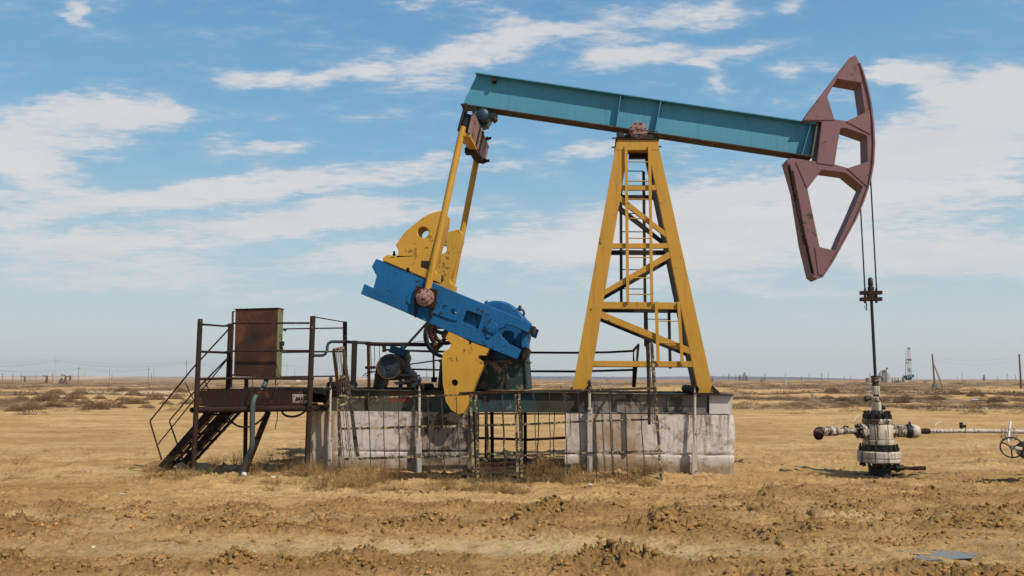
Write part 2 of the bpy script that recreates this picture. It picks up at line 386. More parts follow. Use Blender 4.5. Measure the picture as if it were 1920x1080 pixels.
def concrete_mat(name, oily):
    m_, t, b = newmat(name); v = t.n('ShaderNodeTexCoord').outputs['Object']; sxx, syy, szz = t.sep(v)
    al_ = t.vm('DOT_PRODUCT', v, tuple(U))
    n1 = t.noise(v, 1.5, 7, .65, .3)
    c = t.mix(n1, (.40, .345, .30), (.64, .585, .54))
    fl = t.sm(t.noise(v, 4.2, 9, .72, .8), .53, .58); c = t.mix(t.m('MULTIPLY', fl, .68), c, t.mix(n1, (.30, .20, .13), (.20, .15, .11)))
    st = t.noise(t.mp(v, sc=(6.5, 6.5, .75)), 1.0, 8, .72, .5); c = t.mix(t.m('MULTIPLY', t.sm(st, .50, .64), .66), c, (.25, .140, .068))
    st2 = t.noise(t.mp(v, loc=(3, 1, 0), sc=(22, 22, .9)), 1.0, 6, .7, .4)
    hi = t.m('MULTIPLY', t.sm(szz, .25, .95, .1, 1.0), t.sm(t.noise(v, 1.1, 3, .5), .44, .56))
    c = t.mix(t.m('MULTIPLY', t.m('MULTIPLY', t.sm(st2, .51, .57), .85), hi), c, (.085, .048, .03))
    pit = t.noise(v, 13, 8, .75, .3); c = t.mix(t.m('MULTIPLY', t.sm(pit, .57, .64), t.m('MULTIPLY', t.sm(t.noise(v, 1.3, 4, .6), .45, .62), .8)), c, (.10, .062, .042)); c = t.mix(t.m('MULTIPLY', t.sm(t.noise(v, 60, 4, .7), .55, .75), .4), c, (.16, .12, .09))
    if oily:             # spilled oil and rust: left end rusty, right end blackened
        w1 = t.m('ADD', al_, t.m('MULTIPLY', t.m('SUBTRACT', t.noise(t.mp(v, sc=(2, 2, 1)), 1.6, 7, .65), .5), .9))
        c = t.mix(t.m('MULTIPLY', t.sm(w1, -.90, -1.15), .85), c, t.mix(t.sm(st, .4, .6), (.40, .33, .25), (.25, .135, .055)))
        dk = t.sm(t.m('ADD', w1, t.m('MULTIPLY', t.m('SUBTRACT', n1, .5), .5)), .22, .50)
        bl = t.sm(t.noise(t.mp(v, sc=(1.3, 1.3, 1)), 3.2, 8, .66, .6), .47, .54)
        oc = t.mix(bl, (.24, .185, .14), (.030, .020, .014))
        c = t.mix(t.m('MULTIPLY', dk, .92), c, oc)
        c = t.mix(t.m('MULTIPLY', t.sm(w1, 1.24, 1.34), .95), c, (.014, .011, .009))
    else:
        w1 = t.m('ADD', al_, t.m('MULTIPLY', t.m('SUBTRACT', t.noise(t.mp(v, sc=(2, 2, 1)), 1.6, 7, .65), .5), 1.4))
        dm = t.m('MULTIPLY', t.sm(w1, .1, -.3), t.sm(w1, -1.5, -.9))
        c = t.mix(t.m('MULTIPLY', t.m('MULTIPLY', dm, t.sm(n1, .35, .6, .35, 1.0)), .80), c, (.27, .150, .070))
    foot = t.sm(t.m('ADD', szz, t.m('MULTIPLY', t.m('SUBTRACT', n1, .5), .4)),   .28, .04)
    c = t.mix(t.m('MULTIPLY', foot, .8), c, (.21, .135, .07))
    t.L(c, b.inputs['Base Color']); b.inputs['Roughness'].default_value = .85
    h = t.m('ADD', t.noise(v, 7, 9, .7, .3), t.m('MULTIPLY', fl, -.25)); t.L(t.bump(h, .6, .018), b.inputs['Normal']); return m_
M_['concL'] = concrete_mat('whitewashed concrete soaked with oil', True)
M_['concR'] = concrete_mat('whitewashed concrete with rust streaks', False)

def plant_mat(name, c1, c2, sc=5):
    m_, t, b = newmat(name); v = t.n('ShaderNodeTexCoord').outputs['Object']
    c = t.mix(t.sm(t.noise(v, sc, 4, .7), .3, .7), c1, c2); t.L(c, b.inputs['Base Color']); b.inputs['Roughness'].default_value = .9
    b.inputs['Specular IOR Level'].default_value = .1
    return m_
M_['weed'] = plant_mat('dry weed stems', (.17, .100, .042), (.38, .24, .105), 3)
M_['shrub'] = plant_mat('dry brown shrub', (.12, .073, .042), (.25, .165, .095), 1.2)
M_['scrub'] = plant_mat('grey brown scrub', (.105, .072, .048), (.215, .145, .090), .35)
M_['greenweed'] = plant_mat('small green weed', (.03, .07, .03), (.08, .13, .05))
# ------------------------------------------------------------ ground noise
_rs = np.random.RandomState(7); _perm = _rs.permutation(512); _perm = np.concatenate([_perm, _perm, _perm])
_ang = _rs.rand(512)*2*np.pi; _gx, _gy = np.cos(_ang), np.sin(_ang)
def perlin(x, y):
    x = np.asarray(x, float); y = np.asarray(y, float)
    xi = np.floor(x).astype(int); yi = np.floor(y).astype(int); xf = x-xi; yf = y-yi
    u = xf*xf*xf*(xf*(xf*6-15)+10); v = yf*yf*yf*(yf*(yf*6-15)+10)
    def g(ix, iy):
        h = _perm[(_perm[ix & 511]+(iy & 511))]
        h = h % 512; return _gx[h]*(x-ix)+_gy[h]*(y-iy)
    a = g(xi, yi); b = g(xi+1, yi); c = g(xi, yi+1); d = g(xi+1, yi+1)
    return (a+(b-a)*u)+((c+(d-c)*u)-(a+(b-a)*u))*v
def fbm(x, y, o=4, g=.5):
    s_ = 0; a = 1.0
    for i in range(o): s_ = s_+a*perlin(x*2**i+17.3*i, y*2**i-9.1*i); a *= g
    return s_
def gau(v, c, w): return np.exp(-((v-c)/w)**2)
def sst(a, b, v):
    t = np.clip((v-a)/(b-a), 0, 1); return t*t*(3-2*t)
def masks(x, y):
    yy_ = y+.55*perlin(x*.32, y*.05+3)+.30*perlin(x*.9, y*.5)+.10*perlin(x*2.6, y*1.2)-.02*x
    near = 1-sst(12.0, 13.6, y)
    n = .42+1.9*fbm(x*.8, y*1.4, 4)
    b = np.maximum.reduce([gau(yy_, 7.55, .34), .95*gau(yy_, 9.35, .34), .8*gau(yy_, 10.6, .42), .55*gau(yy_, 9.9, .2)])
    right = sst(.2, 2.2, x)*(.22+.45*sst(-.1, .35, fbm(x*.6+9, y*.9, 3)))*(1-.8*gau(yy_, 8.45, .25))
    rough = np.clip(np.maximum(b*(1-.25*sst(0, 3, x)), right)*np.clip(n+.15, 0.1, 1.5)+.07, 0, 1.3)*near
    rough = rough*(1-.6*sst(-1.5, -4.5, x)*sst(10.2, 11.2, y))
    rough = np.maximum(rough, .35*gau(y, 13.0, .5)*sst(.5, 1.2, x)*np.clip(n, 0, 1))
    rough = rough*(1-np.exp(-((x-4.35)/.75)**4-((y-7.95)/.62)**4))
    lane = gau(yy_, 8.42, .33)*(.35+.65*gau(x, .6, 2.4))+.45*gau(yy_, 10.05, .25)*sst(.5, -1.5, x)
    lane = np.clip(lane, 0, 1)*near*(1-.7*sst(2.2, 3.2, x))
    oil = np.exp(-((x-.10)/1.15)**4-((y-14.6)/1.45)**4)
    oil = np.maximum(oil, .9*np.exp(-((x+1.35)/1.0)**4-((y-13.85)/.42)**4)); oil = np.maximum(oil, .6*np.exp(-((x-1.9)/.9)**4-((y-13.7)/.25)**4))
    oil = np.maximum(oil, .95*np.exp(-((x-6.2)/1.1)**2-((y-14.15)/.5)**2))  # by the wellhead: oil stain with the wellhead's shadow painted in
    # scrub cover on the plain
    sn = fbm(x*.022+3, y*.05, 4)+.35*fbm(x*.11, y*.2+5, 3)
    far = sst(34, 58, y)
    scr = sst(-.10, .20, sn+.30*sst(100, 190, y)-.05)*far
    tr = gau(y, 100+1.25*(x+48)+8*perlin(x*.02, 2.2), 11)*sst(-15, -35, x)          # pale sand track on the left
    scr = scr*(1-.95*np.clip(tr, 0, 1))
    scr = np.maximum(scr, .35*sst(-.1, .25, fbm(x*.35, y*.5, 3))*gau(y, 46, 9)*sst(4, -8, x))
    return rough, lane, oil, scr, tr
def ground(x, y):
    x = np.asarray(x, float); y = np.asarray(y, float)
    rough, lane, oil, scr, tr = masks(x, y)
    near = 1-sst(16, 26, y)
    z = .05*fbm(x*.35, y*.35, 3)*sst(3, 8, y)
    z = z+(.45*fbm(x*.045, y*.06+4, 4)*sst(30, 60, y)+.5*fbm(x*.012, y*.02, 3)*sst(80, 200, y))*(1-.65*sst(250, 900, y))
    z = z+.22*np.abs(fbm(x*.17, y*.22, 4))*sst(30, 55, y)*(1-sst(150, 300, y))*sst(0, 12, x)
    md = gau(y+.6*perlin(x*.1, 4.4), 24.5, 1.2)*.5+gau(y+.9*perlin(x*.09, 8.1), 30.5, 1.6)+.6*gau(y+perlin(x*.1, 1.7), 37, 1.5)+.35*gau(y, 18.5, 1.2)
    z = z+md*(.10*np.abs(perlin(x*1.6, y*1.6))+.09*np.abs(perlin(x*3.9, y*3.6)))*np.clip(.5+1.5*fbm(x*.25, y*.3, 2), 0, 1.4)*sst(15, 18, y)
    z = z+(.035*perlin(x*.9, y*1.2)+.085*np.abs(perlin(x*1.5, y*1.8))*np.clip(.4+1.5*fbm(x*.3, y*.4+7, 3), 0, 1.3))*sst(13.6, 16, y)*(1-sst(60, 90, y))
    # built up earth under the machine
    z = z+.10*np.exp(-((x-.6)/4.6)**4-((y-15.0)/1.6)**4)
    z = z+.13*np.exp(-((x+5.0)/1.3)**2-((y-13.2)/.55)**2)
    z = z+.08*np.exp(-((x-2.35)/.5)**2-((y-13.55)/.30)**2)
    f1 = 1-2.2*np.abs(perlin(x*5.2+.6*perlin(x*3, y*3), y*6.0)); f2 = np.abs(perlin(x*11+4, y*12)); f3 = perlin(x*27, y*29)
    f0 = fbm(x*2.2, y*2.8, 2)
    wx_, wy_ = x+.05*perlin(x*6, y*6), y+.05*perlin(x*6+9, y*6)
    b1 = np.abs(perlin(wx_*3.4, wy_*4.2)); b2 = np.abs(perlin(wx_*8.5+4, wy_*9.5)); b3 = np.abs(perlin(x*20, y*22))
    gate = np.clip(.60+2.2*fbm(x*1.5+2, y*2.2, 3), 0.05, 1.5)
    cl = (.13*b1+.17*b2)*gate+np.maximum(0, perlin(x*2.3+7, y*3.4))*.16+.04*np.maximum(0, f0)
    cl = .105*np.tanh(cl/.105)+(.15*b3+.035*f3+.05*np.abs(perlin(x*13+3, y*14)))*np.clip(gate, .3, 1.2)
    fine = (.070*np.abs(perlin(x*8, y*10))+.075*np.abs(perlin(x*17, y*19))+.024*perlin(x*31, y*33))*np.clip(.50+1.9*fbm(x*1.1+8, y*2.6, 3), .12, 1.3)+.022*perlin(x*3.7, y*5)
    fine = fine+.016*np.maximum(0, perlin(x*7.3, y*9.1))**1*sst(.1, .4, fbm(x*.8+3, y*1.1, 2))
    z = z+(rough*(cl+.018)+fine*(1-.6*lane))*near
    z = z-.035*lane
    # puddle hollow
    q = np.exp(-(((x-4.27)/.50)**2+((y-8.10)/.50)**2)**2)
    z = z*(1-q)+q*(-.043+.045*fbm(x*3.0, y*6, 4))
    return z
def gz(x, y): return float(ground(np.array([x]), np.array([y]))[0])
def on(p): return Vector((p.x, p.y, gz(p.x, p.y)))

def build_ground():
    rows = list(np.arange(-3.6, 6.3, .45))+list(np.arange(6.3, 13.6, .021))
    y = rows[-1]
    while y < 9500: y = y*1.0125 if y > 30 else y+max(.06, y*.0062); rows.append(y)
    ts = list(-np.geomspace(4.0, .69, 26))+list(np.arange(-.675, .6751, .00148))+list(np.geomspace(.69, 4.0, 26))
    Yr, T = np.array(rows), np.array(ts); nr, nc = len(Yr), len(T)
    YY, TT = np.meshgrid(Yr, T, indexing='ij'); XX = TT*(YY+4.2)
    r_ = np.random.RandomState(3); st = np.gradient(Yr)[:, None]
    ZZ = ground(XX, YY)
    co = np.stack([XX, YY, ZZ], -1).reshape(-1, 3).astype(np.float32)
    idx = np.arange(nr*nc).reshape(nr, nc)
    quads = np.stack([idx[:-1, :-1], idx[:-1, 1:], idx[1:, 1:], idx[1:, :-1]], -1).reshape(-1, 4).astype(np.int32)
    me = bpy.data.meshes.new('ground'); nq = len(quads)
    me.vertices.add(len(co)); me.vertices.foreach_set('co', co.ravel())
    me.loops.add(nq*4); me.loops.foreach_set('vertex_index', quads.ravel())
    me.polygons.add(nq); me.polygons.foreach_set('loop_start', np.arange(0, nq*4, 4, dtype=np.int32))
    me.polygons.foreach_set('use_smooth', np.ones(nq, dtype=bool)); me.update(); me.validate()
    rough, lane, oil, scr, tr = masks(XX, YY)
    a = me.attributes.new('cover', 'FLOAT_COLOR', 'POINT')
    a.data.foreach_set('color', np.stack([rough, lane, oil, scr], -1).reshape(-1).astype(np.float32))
    a2 = me.attributes.new('track', 'FLOAT', 'POINT'); a2.data.foreach_set('value', np.clip(tr, 0, 1).reshape(-1).astype(np.float32))
    m_, t, b = newmat('dry sandy earth'); v = t.n('ShaderNodeTexCoord').outputs['Object']
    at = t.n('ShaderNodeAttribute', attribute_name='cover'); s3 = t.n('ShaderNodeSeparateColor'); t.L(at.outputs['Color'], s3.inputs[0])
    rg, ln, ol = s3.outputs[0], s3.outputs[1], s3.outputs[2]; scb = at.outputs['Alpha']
    trk = t.n('ShaderNodeAttribute', attribute_name='track').outputs['Fac']
    n1 = t.noise(t.mp(v, sc=(.35, 1.0, 1)), .55, 6, .62); n2 = t.noise(v, 3.2, 8, .66); n3 = t.noise(v, 24, 6, .72)
    lines = t.noise(t.mp(v, rot=(0, 0, .06), sc=(.10, 1.6, 1)), 1.2, 7, .68, .4)
    c = t.mix(t.sm(n1, .32, .68), (.42, .240, .088), (.62, .405, .180))
    c = t.mix(t.m('MULTIPLY', t.sm(n2, .44, .70), .60), c, (.25, .138, .050))
    c = t.mix(t.m('MULTIPLY', t.sm(lines, .56, .70), .30), c, (.20, .115, .052))
    c = t.mix(t.m('MULTIPLY', t.sm(lines, .47, .32), .40), c, (.56, .40, .22))
    c = t.mix(t.m('MULTIPLY', t.sm(n3, .50, .68), .50), c, (.13, .070, .028)); n6 = t.noise(v, 9, 7, .75, .4); c = t.mix(t.m('MULTIPLY', t.sm(n6, .56, .66), t.m('ADD', .30, t.m('MULTIPLY', rg, .45))), c, (.095, .050, .020))  # dark flecks paint crevice shade into the soil colour
    pale = t.sm(t.noise(t.mp(v, loc=(5, 2, 0), sc=(.6, 1.2, 1)), 1.1, 7, .7), .53, .70)
    c = t.mix(t.m('MULTIPLY', pale, .35), c, (.54, .39, .215))
    c = t.mix(t.m('MULTIPLY', t.sm(rg, .03, .55), .80), c, t.mix(n2, (.135, .069, .026), (.42, .238, .090)))
    c = t.mix(t.m('MULTIPLY', t.m('MULTIPLY', ln, t.sm(n2, .72, .40)), .75), c, (.60, .46, .27))
    fr = t.sm(t.sep(v)[1], 24, 60); c = t.mix(t.m('MULTIPLY', fr, t.m('MULTIPLY', pale, .35)), c, (.56, .44, .27))
    c = t.mix(t.m('MULTIPLY', trk, .85), c, t.mix(n2, (.44, .31, .16), (.60, .47, .28)))
    sc_n = t.noise(t.mp(v, sc=(.22, .55, 1)), 1.0, 7, .68)
    c = t.mix(t.m('MULTIPLY', t.sm(t.m('ADD', scb, t.m('MULTIPLY', t.m('SUBTRACT', sc_n, .5), 1.2)), .25, .75), .88), c, t.mix(t.noise(v, .7, 6, .7), (.150, .098, .060), (.285, .185, .108)))
    on_ = t.sm(t.m('ADD', ol, t.m('MULTIPLY', t.m('SUBTRACT', n2, .5), .9)), .28, .62); c = t.mix(t.m('MULTIPLY', on_, .92), c, (.030, .019, .011))  # dark earth: oil, plus painted shadow tone beside the wellhead
    dist = t.sep(v)[1]; c = t.mix(t.sm(dist, 500, 2500), c, (.26, .175, .105))
    t.L(c, b.inputs['Base Color']); b.inputs['Roughness'].default_value = .95; b.inputs['Specular IOR Level'].default_value = .15
    cell = t.n('ShaderNodeTexVoronoi'); t.L(v, cell.inputs['Vector']); cell.inputs['Scale'].default_value = 16
    h = t.m('ADD', t.m('MULTIPLY', t.noise(v, 11, 9, .72), .6), t.m('MULTIPLY', t.noise(v, 45, 6, .75), .35))
    h = t.m('ADD', h, t.m('MULTIPLY', t.m('MULTIPLY', t.sm(cell.outputs['Distance'], .6, .1), rg), .25))
    h = t.m('ADD', h, t.m('MULTIPLY', lines, .45))
    t.L(t.bump(h, 1.0, .075), b.inputs['Normal'])
    me.materials.append(m_)
    o = bpy.data.objects.new('ground', me); COL.objects.link(o); tag(o, kind='structure')
build_ground()

def clods():
    rnd = np.random.RandomState(5); bm = bmesh.new(); bmesh.ops.create_icosphere(bm, subdivisions=1, radius=1)
    bv = np.array([v.co for v in bm.verts]); bf = np.array([[v.index for v in f.verts] for f in bm.faces]); bm.free()
    n = 260000; Y = 6.6+7.6*rnd.rand(n); nb = 26000; Y[:nb] = 14.2*(44/14.2)**rnd.rand(nb); X = (rnd.rand(n)*2-1)*.70*Y
    rough = masks(X, Y)[0]; keep = rnd.rand(n) < np.clip(rough, 0, 1)**1.4*.42*np.clip(.3+2.2*fbm(X*1.5+2, Y*2.2, 3), .05, 1.5)+.012+.07*(Y > 14.2)*np.clip(.2+2*fbm(X*.25, Y*.3+7, 2), 0, 1)
    X, Y, rough = X[keep], Y[keep], rough[keep]; n = len(X)
    s_ = .0045+.026*rnd.rand(n)**6*(.35+rough); s_ = s_*np.where(Y > 14.2, 1.0+Y/22, 1); Zg = ground(X, Y)+s_*.1
    a = rnd.rand(n)*6.28; ca, sa = np.cos(a), np.sin(a)
    d = 1+.5*(rnd.rand(n, len(bv))-.5)*2
    P = bv[None]*d[..., None]*s_[:, None, None]*np.array([1, 1, .75])*(1+.5*(rnd.rand(n, 1, 3)-.5))
    x = P[..., 0]*ca[:, None]-P[..., 1]*sa[:, None]+X[:, None]; y = P[..., 0]*sa[:, None]+P[..., 1]*ca[:, None]+Y[:, None]; z = P[..., 2]+Zg[:, None]
    co = np.stack([x, y, z], -1).reshape(-1, 3).astype(np.float32)
    fc = (bf[None]+(np.arange(n)*len(bv))[:, None, None]).reshape(-1, 3).astype(np.int32)
    me = tri_mesh('dirt_clods', co, fc)
    m_, t, b = newmat('broken earth clods'); v = t.n('ShaderNodeTexCoord').outputs['Object']
    c = t.mix(t.sm(t.noise(v, 6, 4, .7), .3, .7), (.135, .070, .026), (.41, .238, .092)); t.L(c, b.inputs['Base Color']); b.inputs['Roughness'].default_value = .95
    b.inputs['Specular IOR Level'].default_value = .1
    t.L(t.bump(t.noise(v, 70, 5, .7), .6, .01), b.inputs['Normal'])
    me.materials.append(m_); o = bpy.data.objects.new('dirt_clods', me); COL.objects.link(o)
    tag(o, 'broken clods of dry earth along the churned wheel ruts', 'dirt clods', kind='stuff')
def clod_piles():
    rnd = np.random.RandomState(9); bm = bmesh.new(); bmesh.ops.create_icosphere(bm, subdivisions=2, radius=1)
    bv = np.array([v.co for v in bm.verts]); bf = np.array([[v.index for v in f.verts] for f in bm.faces]); bm.free()
    X, Y, Sz = [], [], []
    tries = 0
    while len(X) < 5200 and tries < 9000:
        tries += 1; cy = 6.9+5.6*rnd.rand(); cx = (rnd.rand()*2-1)*.66*cy; rgh = masks(np.array([cx]), np.array([cy]))[0][0]
        if rnd.rand() > rgh**1.2: continue
        n = rnd.randint(6, 40); L = .08+.30*rnd.rand()
        X += list(cx+rnd.randn(n)*L*1.3); Y += list(cy+rnd.randn(n)*L*.30); Sz += list(.007+.026*rnd.rand(n)**3.2)
    X, Y, s_ = map(np.array, (X, Y, Sz)); kp = (np.abs(X-4.3) > .62) | (np.abs(Y-8.0) > .5); X, Y, s_ = X[kp], Y[kp], s_[kp]; n = len(X); Zg = ground(X, Y)+s_*.05
    co = []
    for i in range(n):
        o = rnd.rand(3)*40; d = 1+.55*perlin(bv[:, 0]*1.3+o[0]+bv[:, 2], bv[:, 1]*1.3+o[1])+.30*perlin(bv[:, 0]*3+o[2], bv[:, 2]*3+bv[:, 1]*2)+.34*(rnd.rand(len(bv))-.5)
        co.append(bv*d[:, None]*s_[i]*np.array([1+.5*rnd.rand(), .8+.4*rnd.rand(), .62+.3*rnd.rand()])+np.array([X[i], Y[i], Zg[i]]))
    me = tri_mesh('dirt_clods', np.concatenate(co), (bf[None]+(np.arange(n)*len(bv))[:, None, None]).reshape(-1, 3))
    me.materials.append(bpy.data.materials['broken earth clods']); o = bpy.data.objects.new('dirt_clods', me); COL.objects.link(o)
    tag(o, 'heaps of larger broken clods thrown up beside the wheel ruts', 'dirt clods', kind='stuff')
def tri_mesh(name, co, fc, smooth=False, k=3):
    me = bpy.data.meshes.new(name); nf = len(fc)
    me.vertices.add(len(co)); me.vertices.foreach_set('co', co.astype(np.float32).ravel())
    me.loops.add(nf*k); me.loops.foreach_set('vertex_index', fc.astype(np.int32).ravel())
    me.polygons.add(nf); me.polygons.foreach_set('loop_start', np.arange(0, nf*k, k, dtype=np.int32)); me.update(); me.validate()
    return me
clods(); clod_piles()

# ------------------------------------------------------------ puddle
def puddle():
    c = Vector((4.27, 8.22, -.030)); mb = MB(); pts = []
    for i in range(40):
        a = 2*math.pi*i/40; r = 1+.25*math.sin(3*a+1)+.18*math.sin(5*a)
        pts.append(c+Vector((math.cos(a)*.40*r, math.sin(a)*.24*r, 0)))
    mb.add(pts+[c], [(i, (i+1) % 40, 40) for i in range(40)])
    m_, t, b = newmat('oily rain water'); b.inputs['Base Color'].default_value = (.02, .022, .022, 1); b.inputs['Roughness'].default_value = .05
    b.inputs['Specular IOR Level'].default_value = .8
    tag(obj('puddle', mb, m_, smooth=0), kind='structure')
puddle()

# ------------------------------------------------------------ plants
def blades(rnd, n, H, spread, width, curl=.5, base_r=.05, forks=1, up=.55):
    """thin curved ribbons from one root: dry stems with side twigs"""
    co, fc = [], []
    def ribbon(p, d, L, w_, seg=3):
        side = Vector((d.y, -d.x, 0)); side = side.normalized() if side.length > 1e-3 else Vector((1, 0, 0))
        side = (side+Vector((rnd.uniform(-.5, .5), rnd.uniform(-.5, .5), rnd.uniform(-.5, .5)))).normalized()
        bend = Vector((rnd.gauss(0, 1), rnd.gauss(0, 1), rnd.gauss(-.2, .6)))*curl*L/seg
        b0 = len(co); q = Vector(p); out = []
        for i in range(seg+1):
            ww = w_*(1-.75*i/seg); co.append(q-side*ww/2); co.append(q+side*ww/2); out.append(Vector(q))
            q = q+d*(L/seg)+bend*(i+1)/seg*.5
        for i in range(seg): fc.append((b0+2*i, b0+2*i+1, b0+2*i+3, b0+2*i+2))
        return out
    for _ in range(n):
        a = rnd.uniform(0, 6.283); e = rnd.uniform(0, 1)**.7*spread
        d = Vector((math.cos(a)*e, math.sin(a)*e, up+rnd.uniform(0, .5))).normalized()
        L = H*rnd.uniform(.45, 1.0); p = Vector((math.cos(a)*base_r*rnd.random(), math.sin(a)*base_r*rnd.random(), -.02))
        pts = ribbon(p, d, L, width)
        for _k in range(forks):
            q = pts[rnd.choice((1, 2))]; dd = (d+Vector((rnd.uniform(-.9, .9), rnd.uniform(-.9, .9), rnd.uniform(-.2, .5)))).normalized()
            ribbon(q, dd, L*rnd.uniform(.25, .5), width*.7, 2)
    return np.array([tuple(c) for c in co]), np.array(fc)
def scatter(name, protos, places, mt, label, cat):
    """many plants joined in one mesh; places: (x, y, scale, rot)"""
    CO, FC, off = [], [], 0
    for i, (x, y, z, s_, r_) in enumerate(places):
        co, fc = protos[i % len(protos)]; c, s2 = math.cos(r_), math.sin(r_)
        q = np.stack([(co[:, 0]*c-co[:, 1]*s2)*s_+x, (co[:, 0]*s2+co[:, 1]*c)*s_+y, co[:, 2]*s_+z], -1)
        CO.append(q); FC.append(fc+off); off += len(co)
    me = tri_mesh(name, np.concatenate(CO), np.concatenate(FC), k=4); me.materials.append(mt)
    o = bpy.data.objects.new(name, me); COL.objects.link(o); return tag(o, label, cat, kind='stuff')
rp = random.Random(11)
tall = [blades(rp, 24, .50, .75, .0052, .6, .06, 5) for _ in range(6)]
lowp = [blades(rp, 34, .26, 1.1, .0055, .95, .09, 5, .25) for _ in range(6)]
def spots(rnd, x0, x1, y0, y1, n, w=None):
    out = []
    for _ in range(n):
        p = G0(rnd.uniform(x0, x1), rnd.uniform(y0, y1)); out.append((p.x, p.y, gz(p.x, p.y), rnd.uniform(.35, 1.15), rnd.uniform(0, 6.28)))
    return out
pl_t = spots(rp, 575, 735, 893, 925, 46)+spots(rp, 380, 560, 868, 893, 34)+spots(rp, 985, 1060, 890, 912, 16)+spots(rp, 1225, 1300, 880, 900, 14)+spots(rp, 545, 600, 885, 905, 16)+spots(rp, 1130, 1235, 885, 905, 18)
pl_l = spots(rp, 275, 380, 878, 915, 42)+spots(rp, 440, 700, 888, 926, 44)+spots(rp, 640, 905, 900, 922, 40)+spots(rp, 975, 1235, 890, 914, 70)+spots(rp, 1290, 1345, 875, 890, 10)+spots(rp, 20, 280, 850, 900, 12)+spots(rp, 860, 1000, 915, 930, 24)
scatter('dry_weeds', tall, [(a, b, c, d*.74, e) for a, b, c, d, e in pl_t], M_['weed'], 'tall dry straw coloured weeds at the foot of the foundation', 'weeds')
scatter('dead_grass', lowp, pl_l, M_['weed'], 'low tangled dead grass along the bottom of the fence', 'grass')
gw = [blades(rp, 40, .14, .9, .012, .5, .08, 1, .4)]
scatter('green_weeds', gw, spots(rp, 365, 392, 888, 894, 9), M_['greenweed'], 'small patch of green weeds beside the platform post', 'weeds')

# clumps on the plain; twiggy domes
def dome(rnd, n, W_, H, tri):
    co, fc = [], []
    for _ in range(n):
        a = rnd.uniform(0, 6.283); r_ = math.sqrt(rnd.random())*W_; z = H*(1-(r_/W_)**2)*rnd.uniform(.15, 1.05)
        c = Vector((math.cos(a)*r_, math.sin(a)*r_, z)); d = Vector((c.x*.8, c.y*.8, H*rnd.uniform(.3, 1.1))).normalized()
        s_ = Vector((rnd.gauss(0, 1), rnd.gauss(0, 1), rnd.gauss(0, .5))).normalized()
        b0 = len(co); L = tri*rnd.uniform(.6, 1.5); w_ = tri*rnd.uniform(.14, .40)
        co += [c-s_*w_-d*L, c+s_*w_-d*L*.8, c+s_*w_*.5+d*L, c-s_*w_*.4+d*L*.8]; fc.append((b0, b0+1, b0+2, b0+3))
    return np.array([tuple(c) for c in co]), np.array(fc)
domes_far = [dome(rp, 60, .75, .30, .062) for _ in range(6)]
domes_mid = [dome(rp, 330, .62, .32, .034) for _ in range(5)]
def scrub():
    rnd = np.random.RandomState(21); pl_ = []
    def band(n, y0, y1, smin, smax, pw):
        Y = y0*(y1/y0)**rnd.rand(n); X = (rnd.rand(n)*2-1)*.72*Y; m = masks(X, Y)[3]
        k = rnd.rand(n) < m**pw; X, Y = X[k], Y[k]; Zg = ground(X, Y)
        s_ = smin+(smax-smin)*rnd.rand(len(X))**2; r_ = rnd.rand(len(X))*6.28
        return list(zip(X, Y, Zg, s_, r_))
    near_ = band(4200, 38, 90, .35, 1.2, 1.1); far_ = band(12000, 75, 420, .6, 1.9, 1.0)
    scatter('scrub', domes_mid, near_, M_['scrub'], 'low grey brown scrub covering the nearer plain', 'scrub')
    scatter('far_scrub', domes_far, far_, M_['scrub'], 'brown scrub reaching across the plain to the horizon', 'scrub')
scrub()
def shrub_objs(name, lst, label, group, rnd):
    protos = []
    for k_ in range(4):
        co, fc = dome(rnd, 2200, .62, .48, .032); me = tri_mesh(name, co, fc, k=4); me.materials.append(M_['shrub']); protos.append(me)
    for i, (px, py, s_) in enumerate(lst):
        p = on(G0(px, py)); o = bpy.data.objects.new(name, protos[i % 4]); COL.objects.link(o)
        o.location = p; o.rotation_euler = (0, 0, rnd.uniform(0, 6.28)); o.scale = (s_*1.25, s_*1.25, s_*rnd.uniform(.8, 1.15)); tag(o, label, 'shrub', group)
rq = random.Random(4)
shrub_objs('dry_shrub', [(60,768,1.0),(82,757,1.2),(100,764,.9),(28,771,.7),(95,748,1.3),(130,756,.9),(140,748,1.4),(160,760,.8),(178,768,1.0),(205,765,1.25),(150,740,1.2),(230,752,.8),(247,757,1.3),(262,755,1.0),(290,750,1.2),(228,735,1.5),(250,738,1.2),(310,760,.7),(186,750,.8),(330,748,1.0),(275,765,.7),(350,757,.8),(105,738,1.5),(340,736,1.3),(40,752,.8)],
  'rounded dry brown shrub among the cluster on pale sand left of the stairs', 'dry shrubs left of the stairs', rq)
shrub_objs('dry_shrub', [(1580,752,.9),(1552,748,.8),(1655,734,1.2),(1700,752,.9),(1690,757,.8),(1755,752,1.1),(1830,748,1.0),(1790,742,1.2),(1870,758,.9),(1600,758,.7),(1560,738,1.3),(1880,742,1.3)],
  'low dry grey brown shrub on the hummocky sand behind the wellhead', 'dry shrubs behind the wellhead', rq)
# ============================================================ PUMP JACK
def poly(pts, w): return [M(x, y, w) for x, y in pts]
def plate(mb, pts, w, depth, holes=()): return mb.prism(poly(pts, w), N*depth, [poly(h, w) for h in holes])
def circ(cx, cy, r, w, n=18, a0=0):
    c = M(cx, cy, w); rr = r/F*(c.y)*1.0
    return [c+U*rr*math.cos(2*math.pi*i/n+a0)+Z*rr*math.sin(2*math.pi*i/n+a0) for i in range(n)]
def px_r(r, cx, cy, w): return r/F*M(cx, cy, w).y
PJ = thing('pump_jack', on(M(1000, 880, 0)), 'large pump jack with teal walking beam, yellow tower, blue crank and dull red horse head', 'pump jack')

